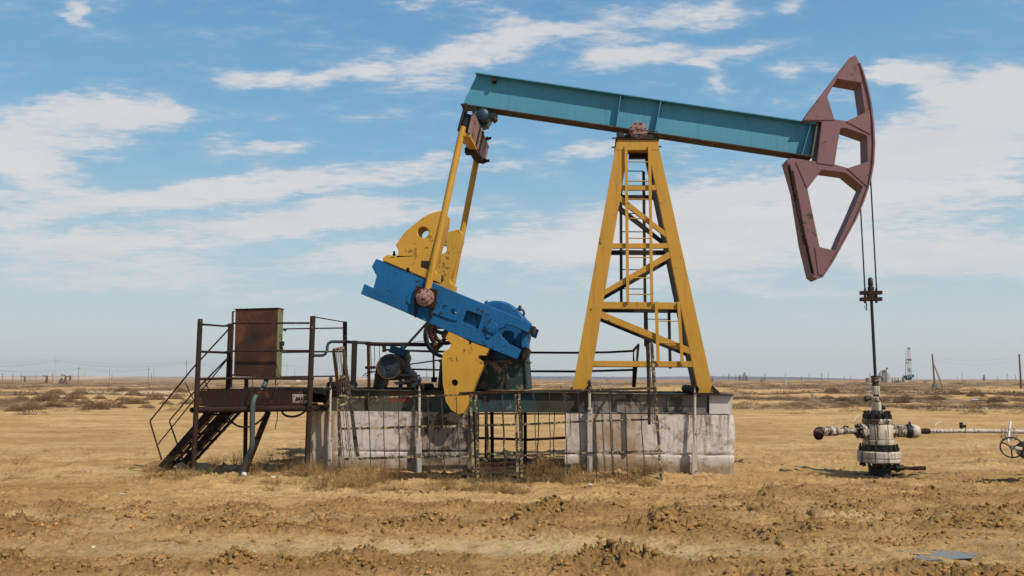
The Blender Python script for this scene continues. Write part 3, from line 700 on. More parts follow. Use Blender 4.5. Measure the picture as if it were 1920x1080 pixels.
# --- skid girders
def girder(w, name='base_girder', x0=603, x1=1329):
    mb = MB(); a, b = M(x0, 729.5, -.78), M(x1, 739.5, -.78); c, d = M(x0, 771, -.78), M(x1, 776.5, -.78)
    dn = N*(w+.78); a, b, c, d = (p+dn for p in (a, b, c, d)); t = .014
    mb.box((a+b)/2+N*.07-Z*t/2, (b-a)/2, N*.085, Z*t/2)
    mb.box((c+d)/2+N*.07+Z*t/2, (d-c)/2, N*.085, Z*t/2)
    mb.prism([a+N*.065-Z*t, b+N*.065-Z*t, d+N*.065+Z*t, c+N*.065+Z*t], N*.012)
    for k in (.12, .34, .52, .70, .9):
        p, q = a.lerp(b, k), c.lerp(d, k); mb.prism([p+N*.0-Z*t, p+N*.064-Z*t, q+N*.064+Z*t, q+Z*t], U*.01)
    return obj(name, mb, M_['girder'], PJ, .002)
GF = girder(-.66); girder(.62)
mb = MB()
for x in (612, 700, 800, 890, 1000, 1110, 1215, 1310):
    mb = MB(); a = M(x, 742+(x-612)*.008, -.56); mb.box(a+N*.6-Z*.08, U*.07, N*.57, Z*.075); obj('cross_member', mb, M_['darkiron'], PJ, .003)
mb = MB(); plate(mb, [(1330, 741), (1374, 741), (1372, 776), (1330, 776)], -.64, .5); obj('end_box', mb, M_['whitebox'], PJ, .004)
mb = MB(); plate(mb, [(1224, 737.5), (1376, 739.5), (1376, 742), (1224, 740)], -.72, 1.5); obj('top_plate', mb, M_['darkiron'], PJ)
mb = MB(); mb.tube([M(610, 728.5, -.2), M(820, 729.5, -.2)], .03, 8); mb.bar(M(604, 729, -.35), M(830, 731, -.35), .10, .03); obj('deck_rail', mb, M_['darkiron'], PJ, .003)
for w_ in (-.1, .5): mb = MB(); mb.bar(M(990, 733, w_), M(1320, 737-w_*3, w_), .12, .03); obj('deck_rail', mb, M_['darkiron'], PJ, .003)
def text_mesh(s, size, origin_, mt, parent, name):
    cu = bpy.data.curves.new('t', 'FONT'); cu.body = s; cu.size = size; cu.extrude = .0012; cu.offset = .0012
    to = bpy.data.objects.new('t', cu); COL.objects.link(to); bpy.context.view_layer.update()
    me = bpy.data.meshes.new_from_object(to.evaluated_get(bpy.context.evaluated_depsgraph_get()))
    mb = MB(); mb.add([origin_+U*v.co.x+Z*v.co.y-N*v.co.z for v in me.vertices], [tuple(p.vertices) for p in me.polygons])
    bpy.data.objects.remove(to); obj(name, mb, mt, parent, smooth=0)
redp = paint('dull red stencil paint', (.30, .016, .014), worn=(.07, .02, .016), amt=.18, sc=4)
text_mesh('CK-4-11517', .088, M(726.5, 741.5, -.598), redp, GF, 'stencil_text')
text_mesh('G10-1-9627', .088, M(726.5, 754, -.598), redp, GF, 'stencil_text')

# --- tower
WF, WB = -.42, .42
def xshift(mbf, d): return mbf.shift(N*d)
leg_l = [(1156,264),(1180,264),(1104,735),(1073,732)]
leg_r = [(1212,264),(1233,264),(1339,738),(1310,738)]
def leg(pts, w, dep, mt, dz=0):
    mb = MB(); q = poly(pts, WF); q = [p+N*(w-WF) for p in q]
    # channel: web plate plus two flanges turned inwards
    mb.prism(q, N*.012)
    e = U*.012
    mb.prism([q[0]+N*.012, q[0]+N*dep, q[3]+N*dep, q[3]+N*.012], e); mb.prism([q[1]+N*.012, q[1]+N*dep, q[2]+N*dep, q[2]+N*.012], -e)
    return obj('tower_leg', mb, mt, PJ, .003)
leg(leg_l, WF, .15, M_['yellow']); leg(leg_r, WF, .15, M_['yellow'])
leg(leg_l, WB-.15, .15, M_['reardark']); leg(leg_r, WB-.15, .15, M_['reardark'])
def member(pts, dep, mt, w=WF, name='tower_brace', inset=.004):
    mb = MB(); q = [p+N*(w-WF+inset) for p in poly(pts, WF)]; mb.prism(q, N*.010)
    d = (q[1]-q[0]).normalized(); up = Vector(Z)
    mb.prism([q[0]+N*.010, q[1]+N*.010, q[1]+N*dep, q[0]+N*dep], -(Z-d*d.z)*.010)
    mb.prism([q[3]+N*.010, q[2]+N*.010, q[2]+N*dep, q[3]+N*dep], (Z-d*d.z)*.010)
    return obj(name, mb, mt, PJ, .002)
MEM = [([(1165,347),(1229,347),(1231,356),(1164,356)], .07), ([(1145,456),(1252,456),(1254,465),(1144,465)], .09),
       ([(1125,565.5),(1276,567),(1279,579.5),(1123,578.5)], .13), ([(1102,676.5),(1300,677.5),(1302,688),(1100,687)], .06),
       ([(1162,365),(1248,434),(1252,447),(1160,376)], .09), ([(1130,545),(1254,472),(1257,483),(1127,557)], .10),
       ([(1123,581.5),(1294,652),(1298,666),(1121,594)], .14)]
for pts, dep in MEM:
    member(pts, dep, M_['yellow'])
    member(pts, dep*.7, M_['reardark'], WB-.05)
mb = MB(); plate(mb, [(1158,262),(1233,262),(1237,281),(1155,281)], WF-.006, .10); plate(mb, [(1158,262),(1233,262),(1235,270),(1156,270)], WF+.1, .70)
obj('tower_cap', mb, M_['yellow'], PJ, .004)
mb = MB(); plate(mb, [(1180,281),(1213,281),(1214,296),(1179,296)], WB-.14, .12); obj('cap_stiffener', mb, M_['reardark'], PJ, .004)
mb = MB(); plate(mb, [(1154,259),(1236,259.5),(1236,262),(1154,261.5)], WF-.03, .9)
for x in (1158, 1166, 1228, 1236): mb.bolt(M(x, 259, WF+.05), Z, .022, .04)
mb.tube([M(1147, 259, WF+.02), M(1160, 259, WF+.02)], .014, 8); mb.tube([M(1147, 276, WF+.02), M(1160, 276, WF+.02)], .014, 8); mb.tube([M(1234, 275, WF+.02), M(1240, 275, WF+.02)], .014, 8)
obj('cap_plate', mb, M_['rust'], PJ, .002)
# feet of the legs
for x, y in ((1088, 735), (1328, 739)):
    for w in (WF, WB-.15):
        mb = MB(); p = M(x, y, WF)+N*(w-WF); mb.box(p+N*.07+Z*.012, U*.20, N*.12, Z*.012)
        for s_ in (-.16, .16): mb.bolt(p+U*s_+N*.05+Z*.024, Z, .022, .03)
        if x > 1200 and w == WF: mb.prism([M(1335,722,WF), M(1352,738,WF), M(1330,738,WF)], N*.014)
        obj('foot_plate', mb, M_['rust'], PJ, .002)
def ladder(rails, rungs, w, mt, r=.011, wd=.055):
    mb = MB(); d = N*(w-WF)
    for (a, b) in rails: mb.bar(M(*a, WF)+d, M(*b, WF)+d, .03, wd, N)
    (a0, a1), (b0, b1) = rails
    for y in rungs:
        xa = a0[0]+(a1[0]-a0[0])*(y-a0[1])/(a1[1]-a0[1]); xb = b0[0]+(b1[0]-b0[0])*(y-b0[1])/(b1[1]-b0[1])
        mb.tube([M(xa, y, WF)+d, M(xb, y+.5, WF)+d], r, 6)
    obj('ladder', mb, mt, PJ, .001)
ladder([((1173.5,274),(1177,567)), ((1217.5,274),(1222,567))], [304, 340, 374, 410, 447, 483, 521, 552], WF-.03, M_['yellow'])
ladder([((1230,566),(1234,682)), ((1272,566),(1279,684))], [602, 643], WF-.03, M_['yellow'])
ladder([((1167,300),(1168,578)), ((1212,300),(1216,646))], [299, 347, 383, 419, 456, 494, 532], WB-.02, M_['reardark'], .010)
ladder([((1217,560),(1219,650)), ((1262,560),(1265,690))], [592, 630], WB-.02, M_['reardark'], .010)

# --- saddle bearing
mb = MB(); c = M(1197, 245, -.36); r = px_r(17.5, 1197, 245, -.36)
mb.lathe(c, N, [(r*.90, -.02), (r, .0), (r, .06), (r*.9, .07), (r*.9, .66), (r, .67), (r, .75)], 28)
mb.lathe(c-N*.02, -N, [(r*.78, 0), (r*.74, .012), (r*.12, .013), (r*.10, .03)], 24)
for k in range(8):
    a = k*math.pi/4+.3; mb.bolt(c+(U*math.cos(a)+Z*math.sin(a))*r*.86-N*.02, -N, .016, .016)
obj('saddle_bearing', mb, M_['pinkpale'], PJ, .004)
mb = MB(); plate(mb, [(1172,252),(1222,252),(1230,260),(1165,260)], -.30, .6)
mb.tube([M(1162,259,-.4), M(1163,250,-.4), M(1172,246,-.42), M(1197,243,-.44), M(1222,246,-.42), M(1232,246,-.4), M(1234,252,-.4), M(1228,258,-.38)], .010, 6)
mb.box(M(1163,254,-.36), U*.07, N*.05, Z*.05)
obj('bearing_seat', mb, M_['darkiron'], PJ, .003)

# --- walking beam
fw = .155
TL, TR, BL, BR = M(891,137,-fw), M(1531,232,-fw), M(864,193.5,-fw), M(1521,292,-fw)
BD = (TR-TL).normalized(); BU = BD.cross(-N).normalized()
if BU.z < 0: BU = -BU
mb = MB(); t = .022
beam = None
mb.prism([TL+N*(fw-.008), TR+N*(fw-.008), BR+N*(fw-.008), BL+N*(fw-.008)], N*.016)
beam = obj('walking_beam', mb, M_['teal'], PJ)
mb = MB(); mb.box((TL+TR)/2+N*fw+BU*t/2, (TR-TL)/2, N*fw, BU*t/2); obj('top_flange', mb, M_['teal'], beam, .003)
mb = MB(); mb.box((BL+BR)/2+N*fw-BU*t/2, (BR-BL)/2, N*fw, BU*t/2); obj('bottom_flange', mb, M_['beamrust'], beam, .003)
def stiff(k1, k2, dep=fw-.01, name='stiffener', th=.014):
    p, q = TL.lerp(TR, k1), BL.lerp(BR, k2); mb = MB()
    mb.prism([p+N*.012, p+N*(fw-.009), q+N*(fw-.009), q+N*.012], BD*th); mb.prism([p+N*(fw+.009), p+N*(2*fw-.012), q+N*(2*fw-.012), q+N*(fw+.009)], BD*th)
    obj(name, mb, M_['teal'], beam, .001)
stiff(.438, .456); stiff(.556, .566); stiff(.985, .975, th=.012)
mb = MB(); mb.prism([TR+BD*.0+BU*t, TR+N*2*fw+BU*t, BR+N*2*fw-BU*t, BR-BU*t], BD*.03); obj('beam_end_plate', mb, M_['greenpost'], beam, .003)
mb = MB(); p = M(927,153,-.02); mb.lathe(p, -N, [(.05,0),(.05,.02),(.03,.02),(.03,.09),(.045,.09),(.045,.12)], 10); obj('end_bolt', mb, M_['rust'], beam)

# --- horse head
HW = -.20; HD = .40
outl = [(1604,103),(1612,118),(1619,137),(1627,165),(1633,194),(1637.5,232),(1639.5,269),(1637.5,307),(1631,342),(1619,377),(1604,412),(1583,450),(1561,490),(1541,520),(1532,524),(1523,518),
        (1508,457),(1492,357),(1479,312),(1475,299),(1484,296),(1531,303),(1541,228),(1504,227),(1524,198),(1550,164),(1583,121),(1592,109)]
holes = [[(1569.6,148),(1614,156),(1622,211),(1588,227),(1564.6,223.5),(1551,181)],
         [(1575,240),(1586,240),(1626,254),(1627,303),(1590,315),(1565,308)],
         [(1541,318),(1586,324),(1618,350),(1607,375),(1593,408),(1578,440),(1566,470),(1537,463),(1514,354)]]
mb = MB(); plate(mb, outl, HW, HD, holes); HH = obj('horse_head', mb, M_['pink'], PJ, .004)
gus = [[(1603,105),(1611,120),(1617,155),(1569.6,147.5),(1584,122)], [(1550,181),(1565,225),(1506,225),(1525,200)], [(1587,228),(1631,207),(1633,252)],
       [(1541,228.5),(1577,233),(1564,310),(1532,305.5)], [(1492,303.5),(1541,316.5),(1513,352.5)], [(1588,315.5),(1630,304),(1626,349)], [(1528,463),(1569,470),(1543,517),(1534,514)]]
for g in gus:
    mb = MB(); plate(mb, g, HW-.012, .011); obj('gusset_plate', mb, M_['pink'], HH, .003)
crv = outl[1:14]     # edge strips of the curved face
for w in (HW-.02, HW+HD+.005):
    mb = MB(); q = [M(x, y, w) for x, y in crv]
    for i in range(len(q)-1): mb.bar(q[i], q[i+1], .016, .03, N)
    obj('face_strip', mb, M_['pink'], HH, .002)
mb = MB()
for a, b in (((1478,312),(1507,458)), ((1486,320),(1522,512))): mb.bar(M(*a, HW-.012), M(*b, HW-.012), .02, .028)
mb.bar(M(1480,308,HW-.03), M(1526,516,HW-.03), .03, .02)
obj('edge_channel', mb, M_['rust'], HH, .002)
mb = MB(); mb.tube([M(1480,311,-.2), M(1483,322,-.2), M(1487,345,-.2), M(1489,364,-.2)], .004, 5); mb.ring(M(1489,372,-.2), N, .04, .008, 12, 5); mb.tube([M(1489,364,-.2), M(1491,368,-.2), M(1491,358,-.2)], .004, 5)
obj('loose_wire', mb, M_['rust'], HH)
# --- wire line, carrier bar, polished rod
RX, RY = 1633, 555
cc = M(RX, RY, 0.0)
mb = MB()
na, nb = M(1632.5,338,HW), M(1643,546,0)-N*.02; fa, fb = M(1627,375,-.2)+N*.4, M(1622.5,546,0)+N*.02
for i, (a, b) in enumerate(((na, nb), (fa, fb))):
    mb = MB(); mb.tube([a, a.lerp(b, .5), b], .0125, 6); obj('wire_rope', mb, M_['darkiron'], PJ)
mb = MB()
for y in (549, 561): mb.box(M(RX, y, 0), U*.185, N*.05, Z*.032)
for x in (1622, 1643): mb.tube([M(x, 541, 0), M(x, 568, 0)], .022, 8)
mb.box(M(RX, 555, 0), U*.06, N*.045, Z*.07)
obj('carrier_bar', mb, M_['rust'], PJ, .004)
mb = MB(); a = M(RX, 548, 0); mb.lathe(a, Z, [(.055,0),(.055,.09),(.035,.11),(.045,.13),(.04,.24),(.02,.27)], 12); obj('rod_clamp', mb, M_['darkiron'], PJ, .002)
mb = MB(); rod_top = M(RX, 545, 0); rod_bot = Vector((rod_top.x, rod_top.y, M(1640, 712, 0).z)); mb.tube([rod_bot, rod_top], .026, 12); obj('polished_rod', mb, M_['darkiron'], PJ)
mb = MB()
for k in range(4): mb.ring(M(1623+(k % 2)*2, 568+k*4, -.03), U if k % 2 else N, .018, .006, 10, 5)
obj('chain', mb, M_['rust'], PJ)

# --- equaliser and pitmans
WP, SP = -.93, 1.86
e = poly([(867,207),(890,213),(881,250),(857,244)], WP-.10)
mb = MB()
ex = [N*0, N*2.06]
a0, a1, a2, a3 = e
mb.prism([a0, a1, a2, a3], N*.05) if False else None
for (p, q) in ((a1, a2),):       # two channel sides with an open recess between them
    d = (p-q).normalized(); s_ = (a1-a0).normalized()*(.045 if p is a0 else -.045)
    mb.prism([p, q, q+s_, p+s_], N*2.06)
mbx = MB(); d = (a0-a1).normalized(); mbx.prism([a0, a3, a3-d*.045, a0-d*.045], N*2.06)
mb2 = MB(); m_in = [a0.lerp(a1, .2), a1.lerp(a0, .2), a2.lerp(a3, .2), a3.lerp(a2, .2)]; mb2.prism(m_in, N*1.9)
EQ = obj('equalizer_beam', mb, M_['pinkpale'], PJ, .002)
obj('rear_channel', mbx, M_['darkiron'], EQ, .003); obj('inner_plate', mb2.shift(N*.12), M_['darkiron'], EQ, .003)
for w in (.75, 1.12):
    mb = MB(); c = (a0+a1+a2+a3)/4+N*w; ux = (a1-a0)/2*1.14; uz = (a1-a2)/2*1.10; mb.box(c, ux, uz, N*.05); obj('gap_band', mb, M_['rust'], EQ, .003)  # dark bands added in place of the gap midway along the beam
mb = MB(); c = (a2+a3)/2; mb.prism([a3+N*.03, a2+N*.03, a2+N*.03-Z*.06, a3+N*.03-Z*.10+U*.08], N*.9); obj('yellow_underplate', mb, M_['yellow'], EQ, .003)
mb = MB(); mb.prism([a3+N*.95, a2+N*.95, a2+N*.95-Z*.06, a3+N*.95-Z*.08+U*.07], N*.95); mb.box((a2+a3)/2+N*.98-Z*.08, U*.12, N*.10, Z*.05)
obj('underplate', mb, M_['rust'], EQ, .003)
mb = MB()
for w, x, y in ((-.98,873,202), (-.98,888,207)): mb.box(M(x, y, w)+N*.03, U*.028, N*.03, Z*.085)
mb.box(M(878,205,-.95), U*.10, N*.02, Z*.03)
obj('lug', mb, M_['rust'], EQ, .003)
mb = MB(); p = a1+N*1.55; mb.lathe(p, U*.6+Z*.1, [(.04,0),(.04,.05),(.028,.06),(.028,.11)], 8); obj('lug', mb, M_['rust'], EQ, .003); mb = MB(); p = a2+N*1.85; mb.lathe(p, U, [(.045,-.04),(.045,.05),(.03,.06),(.03,.12)], 8)
obj('lug', mb, M_['rust'], EQ, .003)
mb = MB(); c = M(907,222,0); mb.lathe(c-N*.28, N, [(.06,0),(.12,.03),(.145,.10),(.15,.28),(.145,.46),(.12,.53),(.06,.56)], 24)
mb.prism([M(893,203,-.10), M(924,208,-.10), M(914,236,-.10), M(903,239,-.10)], N*.2)
obj('equalizer_bearing', mb, M_['bluedark'], PJ, .004)
mb = MB(); mb.box(M(925,214,-.1)+N*.1, U*.06, N*.12, Z*.09); mb.bolt(M(928,222,-.12), -Z, .05, .05); mb.bolt(M(899,206,-.12), -Z, .04, .04); obj('bearing_bracket', mb, M_['darkiron'], PJ, .006)
pt, pb = M(868,238,WP-.02), M(799,556,WP-.17)
for k in (0, 1):
    mb = MB(); d = N*(SP*k); mb.tube([pt+d, pb+d+(N*.30 if k else N*0)], .062, 12); obj('pitman_arm', mb, M_['yellow'], PJ)

# --- cranks
cr_out = [(705,485),(722,491),(860,550),(996,605.6),(990,624),(962,612),(948,608),(946,614),(930,618),(954,644),(977,655.5),(969,674),(862,631),(740,577),(676,551),(683,532),(700,540),(706,517),(697,500)]
win = [(875,582),(904,592),(896,617),(866.5,603.5)]
def hole(cx, cy, r, n=12): return [(cx+r*math.cos(2*math.pi*i/n), cy+r*math.sin(2*math.pi*i/n)) for i in range(n)]
hs_ = [hole(834,577.5,5.5), hole(850.5,584,5.5), hole(818.5,571,4.5)]
WC = WP-.11
mb = MB(); plate(mb, cr_out, WC, .10, [win]+hs_); 
mb2 = MB(); plate(mb2, cr_out, WC+.102, .12, hs_)
mb.add(mb2.v, mb2.f); CRK = obj('crank', mb, M_['blue'], PJ, .010)
mb3 = MB(); plate(mb3, cr_out, WC, .2, hs_); obj('crank', mb3.shift(N*(SP+.0)), M_['blue'], PJ, .008)
mb = MB(); sl_ = [(762,563),(768,549),(776,547),(860,581),(863,588),(856,601),(848,601),(766,570)]
plate(mb, sl_, WC-.022, .021, hs_); obj('slot_plate', mb, M_['blue'], CRK, .006)
mb = MB(); c = M(921,615,WC-.002); r = px_r(13, 921, 615, WC)
mb.lathe(c, -N, [(r,0),(r,.02),(r*.8,.03),(r*.78,.03),(r*.76,.008),(r*.72,.008),(r*.70,.045),(r*.1,.05)], 28)
for s_, a in ((1, 1.35), (1, -1.9)): mb.box(c+(U*math.cos(a)+Z*math.sin(a))*r*1.22-N*.01, U*.035, N*.012, Z*.03)
obj('shaft_boss', mb, M_['blue'], CRK, .003)
mb = MB(); plate(mb, [(779,536),(820,542),(814,578),(775,572)], WC-.10, .11)
for x, y in ((779,580), (809,583)): mb.lathe(M(x, y-6, WC-.06), -Z, [(.022,0),(.022,.10),(.032,.10),(.032,.14),(.018,.14),(.018,.2)], 8)
obj('crank_pin_bearing', mb, M_['rust'], PJ, .008)
mb = MB(); c = M(797.5,558,WC-.10); r = px_r(17, 797, 558, WC-.1); mb.lathe(c, -N, [(r,0),(r,.05),(r*.93,.06),(r*.72,.062),(r*.70,.10),(r*.55,.115),(r*.2,.12),(r*.18,.14)], 24)
for k in range(6):
    a = k*math.pi/3; mb.bolt(c+(U*math.cos(a)+Z*math.sin(a))*r*.83-N*.06, -N, .016, .014)
obj('bearing_cover', mb, M_['pinkpale'], PJ, .003)
# --- counterweights
w_low = [(841,622),(835,634),(846,644),(843,653),(831,660),(828.5,676),(830,718),(836,753),(846,769),(860,776.6),(870,774),(878,757),(893,714),(905,686),(904,677),(896,671),(898,666),(911,666.5),(917,654),(884,642),(883,646),(878,645),(879,640),(862,631)]
w_up = [(718,489),(718,483),(727,477),(742,481),(746,476),(747,469),(742,459.5),(748,450),(757,437),(768,427),(781,416.5),(794,406.5),(808,399.5),(823,395),(831,396),(837,402),(835,420),(828,442),(818,478),(809,500),(812,508),(820,513),(818,528),(800,523),(767,509),(766,503),(762,503),(761,507)]
WW = WC-.02
def weight(pts, hl, w, dep):
    mb = MB(); plate(mb, pts, WW, dep, hl); return obj('counterweight', mb.shift(N*(w-WW)), M_['weight'], PJ, .014)
weight(w_low, [hole(852.5,717.5,6.3)], WW, .24); weight(w_up, [hole(793,435.5,10.5,16)], WW, .42)
weight(w_low, [hole(852.5,717.5,6.3)], WW+SP, .24); weight(w_up, [hole(793,435.5,10.5,16)], WW+SP-.04, .30)
mb = MB(); plate(mb, [(858,450),(833,468),(828,480)][::-1]+[(852,458),(862,440)], WW+SP-.05, .004) if False else None
mb = MB(); plate(mb, [(790,489),(806,489),(803,505),(789,501)], WW-.003, .002)  # flat dark patch painted in place of a shaded bolt recess
obj('pocket_shade', mb, M_['darkiron'], PJ)
for x, y, w in ((739,478,WW+.1), (829,523,WW+SP-.05), (883,644,WW+.05), (766,504,WW+.02)):
    mb = MB(); mb.lathe(M(x, y, w)-Z*.03, Z, [(.028,0),(.028,.05),(.02,.05),(.02,.10)], 8); obj('weight_bolt', mb, M_['rust'], PJ)
# streak of oil on the far weight
smear = [(820,430),(836,413),(852,408),(858,410),(852,416),(838,421),(826,436),(818,447)]

# --- gearbox, pedestal
mb = MB(); c = M(930,620,-.62); r = px_r(57, 930, 620, -.6)
mb.lathe(c, N, [(r*.94,0),(r,.03),(r,.10),(r*.93,.12),(r*.93,1.10),(r,1.12),(r,1.20),(r*.94,1.22)], 40)
plate(mb, [(840,612),(985,606),(984,672),(850,672)], -.55, 1.1)
plate(mb, [(908,566),(914,562),(914,600),(908,600)], -.66, .04)
mb.prism(poly([(838,604),(988,598),(988,604),(838,610)], -.60), N*1.2)
for x in (900, 930, 965): plate(mb, [(x,628),(x+5,628),(x+5,672),(x,672)], -.60, .06)
GB = obj('gearbox', mb, M_['blue'], PJ, .008)
mb = MB(); mb.tube([M(962,583,-.5), M(972,580,-.5), M(976,579,-.5)], .035, 8); mb.tube([M(974,578,-.5), M(981,582,-.5), M(983,588,-.5), M(981,593,-.5)], .022, 8); mb.lathe(M(975,583,-.5), Z, [(.03,0),(.03,.09),(.018,.1)], 8); obj('lifting_hook', mb, M_['bluedark'], GB, .002)
mb = MB()       # machinery seen in the crank's open end
mb.box(M(955,632,-.62), U*.09, N*.08, Z*.11); mb.box(M(985,636,-.6), U*.05, N*.25, Z*.16); mb.prism(poly([(972,624),(985,628),(975,652),(966,648)], -.74), N*.1)
obj('gearbox_fitting', mb, M_['blue'], GB, .006)
mb = MB(); plate(mb, [(994,610),(1003,612),(1000,627),(990,624)], -.80, .4); plate(mb, [(984,645),(993,656),(990,668),(980,676),(978,660)], -.78, .4); plate(mb, [(985,628),(991,628),(986,648),(980,648)], -.75, .3)
obj('brake_gear', mb, M_['darkiron'], PJ, .004)
mb = MB(); plate(mb, [(846,671),(984,671),(984,676.5),(846,676.5)], -.62, 1.24); mb.prism(poly([(905,664),(925,660),(925,671),(900,671)], -.7), N*.1); obj('gearbox_base', mb, M_['darkiron'], PJ, .004)
pedm = paint('dark green pedestal paint', (.012, .030, .030), worn=(.15, .12, .085), amt=.28, streak=.5, dirt=(.012, .009, .007), sc=.9, soot=.75)
mb = MB(); plate(mb, [(825,677),(985,677),(989,731),(820,731)], -.58, 1.16)
plate(mb, [(822,675.5),(987,675.5),(987,679),(822,679)], -.62, 1.24)
plate(mb, [(949,679),(952,679),(951,730),(948,730)], -.62, .04); plate(mb, [(826,679),(829,679),(825,730),(821,730)], -.62, .04); plate(mb, [(983,679),(986,679),(990,730),(986,730)], -.62, .04)
obj('pedestal', mb, pedm, PJ, .005)

# --- driven pulley, brake, belts and motor
WPU = .42
def fpt(x, y, w): return M(x, y, w)
c = M(839,628,WPU); r = px_r(44.5, 839, 628, WPU)
mb = MB(); mb.lathe(c-N*.10, N, [(r*.86,0),(r,.0),(r,.05),(r*.95,.055),(r,.06),(r,.11),(r*.95,.115),(r,.12),(r,.20),(r*.86,.20),(r*.86,0)], 40, caps=False)
mb.lathe(c-N*.13, N, [(r*.22,0),(r*.22,.26)], 16)
for k in range(5):
    a = k*2*math.pi/5+.3; d = U*math.cos(a)+Z*math.sin(a); mb.bar(c+d*r*.15, c+d*r*.88, .07, .075, N)
obj('belt_pulley', mb, M_['darkiron'], PJ, .004)
mb = MB(); pts = [(812,606),(807,618),(808,632),(813,640),(817,648),(811,652)]; mb.tube([M(x, y, WPU-.25) for x, y in pts], .045, 8); mb.box(M(826,612,WPU-.2), U*.10, N*.06, Z*.05); mb.ring(M(836,622,WPU-.2), N, .22, .04, 24, 8)
obj('brake_lever', mb, M_['rust'], PJ, .003)
mc = M(757,672,WPU); mr = .13
mb = MB(); mb.lathe(mc-N*.1, N, [(mr,0),(mr,.2)], 20); obj('motor_pulley', mb, M_['darkiron'], PJ, .004)
mb = MB(); d = (c-mc); L = d.length; th = math.atan2(d.dot(Z), d.dot(U)); bt = math.acos((r-mr)/L)
for s_ in (1, -1):
    # outer tangents: contact direction measured from the line of centres
    a = th+s_*(math.pi-bt) if False else th+s_*(math.pi/2+math.asin((r-mr)/L))
    n_ = U*math.cos(a)+Z*math.sin(a)
    for o_ in (-.055, 0.0, .055): mb.bar(c+n_*r+N*o_, mc+n_*mr+N*o_, .03, .02, N)
obj('drive_belt', mb, M_['cable'], PJ)
MW = -.60; ax = N
mcen = M(729,688,MW); mrr = px_r(25, 729, 688, MW)
mb = MB(); mb.lathe(mcen+N*.34, ax, [(mrr*.88,0),(mrr*.90,.03),(mrr*.86,.05),(mrr*.86,.44),(mrr*.9,.47),(mrr*.6,.55),(.04,.56),(.04,.66)], 32)
for k in range(26):
    a = 2*math.pi*k/26; d = U*math.cos(a)+Z*math.sin(a); mb.box(mcen+N*.58+d*mrr*.93, d*mrr*.075, ax*.20, ax.cross(d)*.008)
MOT = obj('motor', mb, M_['darkiron'], PJ, .002)
mb = MB(); mb.lathe(mcen, ax, [(mrr*.84,.004),(mrr*.89,0),(mrr*.96,.03),(mrr,.10),(mrr,.33),(mrr*.92,.335)], 36, caps=False); obj('fan_cover', mb, M_['motorcover'], MOT)
mb = MB(); mb.lathe(mcen+N*.02, ax, [(.05,-.045),(.055,-.03),(mrr*.5,-.022),(mrr*.85,-.015),(mrr*.86,.01)], 32)
for k in range(6): mb.ring(mcen-N*.004, ax, mrr*(.25+.1*k), .006, 24, 4)
obj('fan_grille', mb, M_['fan'], MOT)
mb = MB(); tcn_ = M(749,660,-.12); tu = (U*.96-Z*.27).normalized(); tz = (Z*.96+U*.27).normalized(); mb.box(tcn_, tu*.165, N*.13, tz*.055); mb.box(tcn_+tz*.065, tu*.175, N*.14, tz*.012); mb.box(tcn_-tz*.02+tu*.1-N*.14, tu*.05, N*.02, tz*.03)
mb.lathe(tcn_+tz*.08+tu*.02, tz, [(.03,0),(.03,.05),(.015,.07)], 8)
obj('terminal_box', mb, paint('grimy blue box paint', (.007, .055, .095), worn=(.03, .02, .015), amt=.25, sc=2), MOT, .005)
mb = MB(); plate(mb, [(706,682),(712,678),(716,706),(742,706),(758,692),(766,698),(772,728),(764,728),(758,712),(712,712),(708,728),(699,728)], -.45, .7)
plate(mb, [(702,700),(770,702),(770,706),(702,704)], -.55, .8); mb.prism([M(736,717,-.55), M(765,712,-.55), M(772,716,-.55), M(745,722,-.55)], N*.5)
for x in (712, 748): plate(mb, [(x,712),(x+5,712),(x+6,730),(x-1,730)], -.5, .06)
obj('motor_mount', mb, M_['darkiron'], PJ, .004)
mb = MB()
for ofs in (0, 6): mb.tube([M(680+ofs, 706, -.3), M(686+ofs, 700, -.3), M(694, 697+ofs*.3, -.3), M(706, 696, -.3)], .009, 5)
mb.tube([M(776,642,.9), M(784,640,.9), M(778,646,.9), M(785,646,.9), M(783,640,.9), M(796,640,.9)], .006, 5)
obj('motor_wire', mb, M_['cable'], PJ)
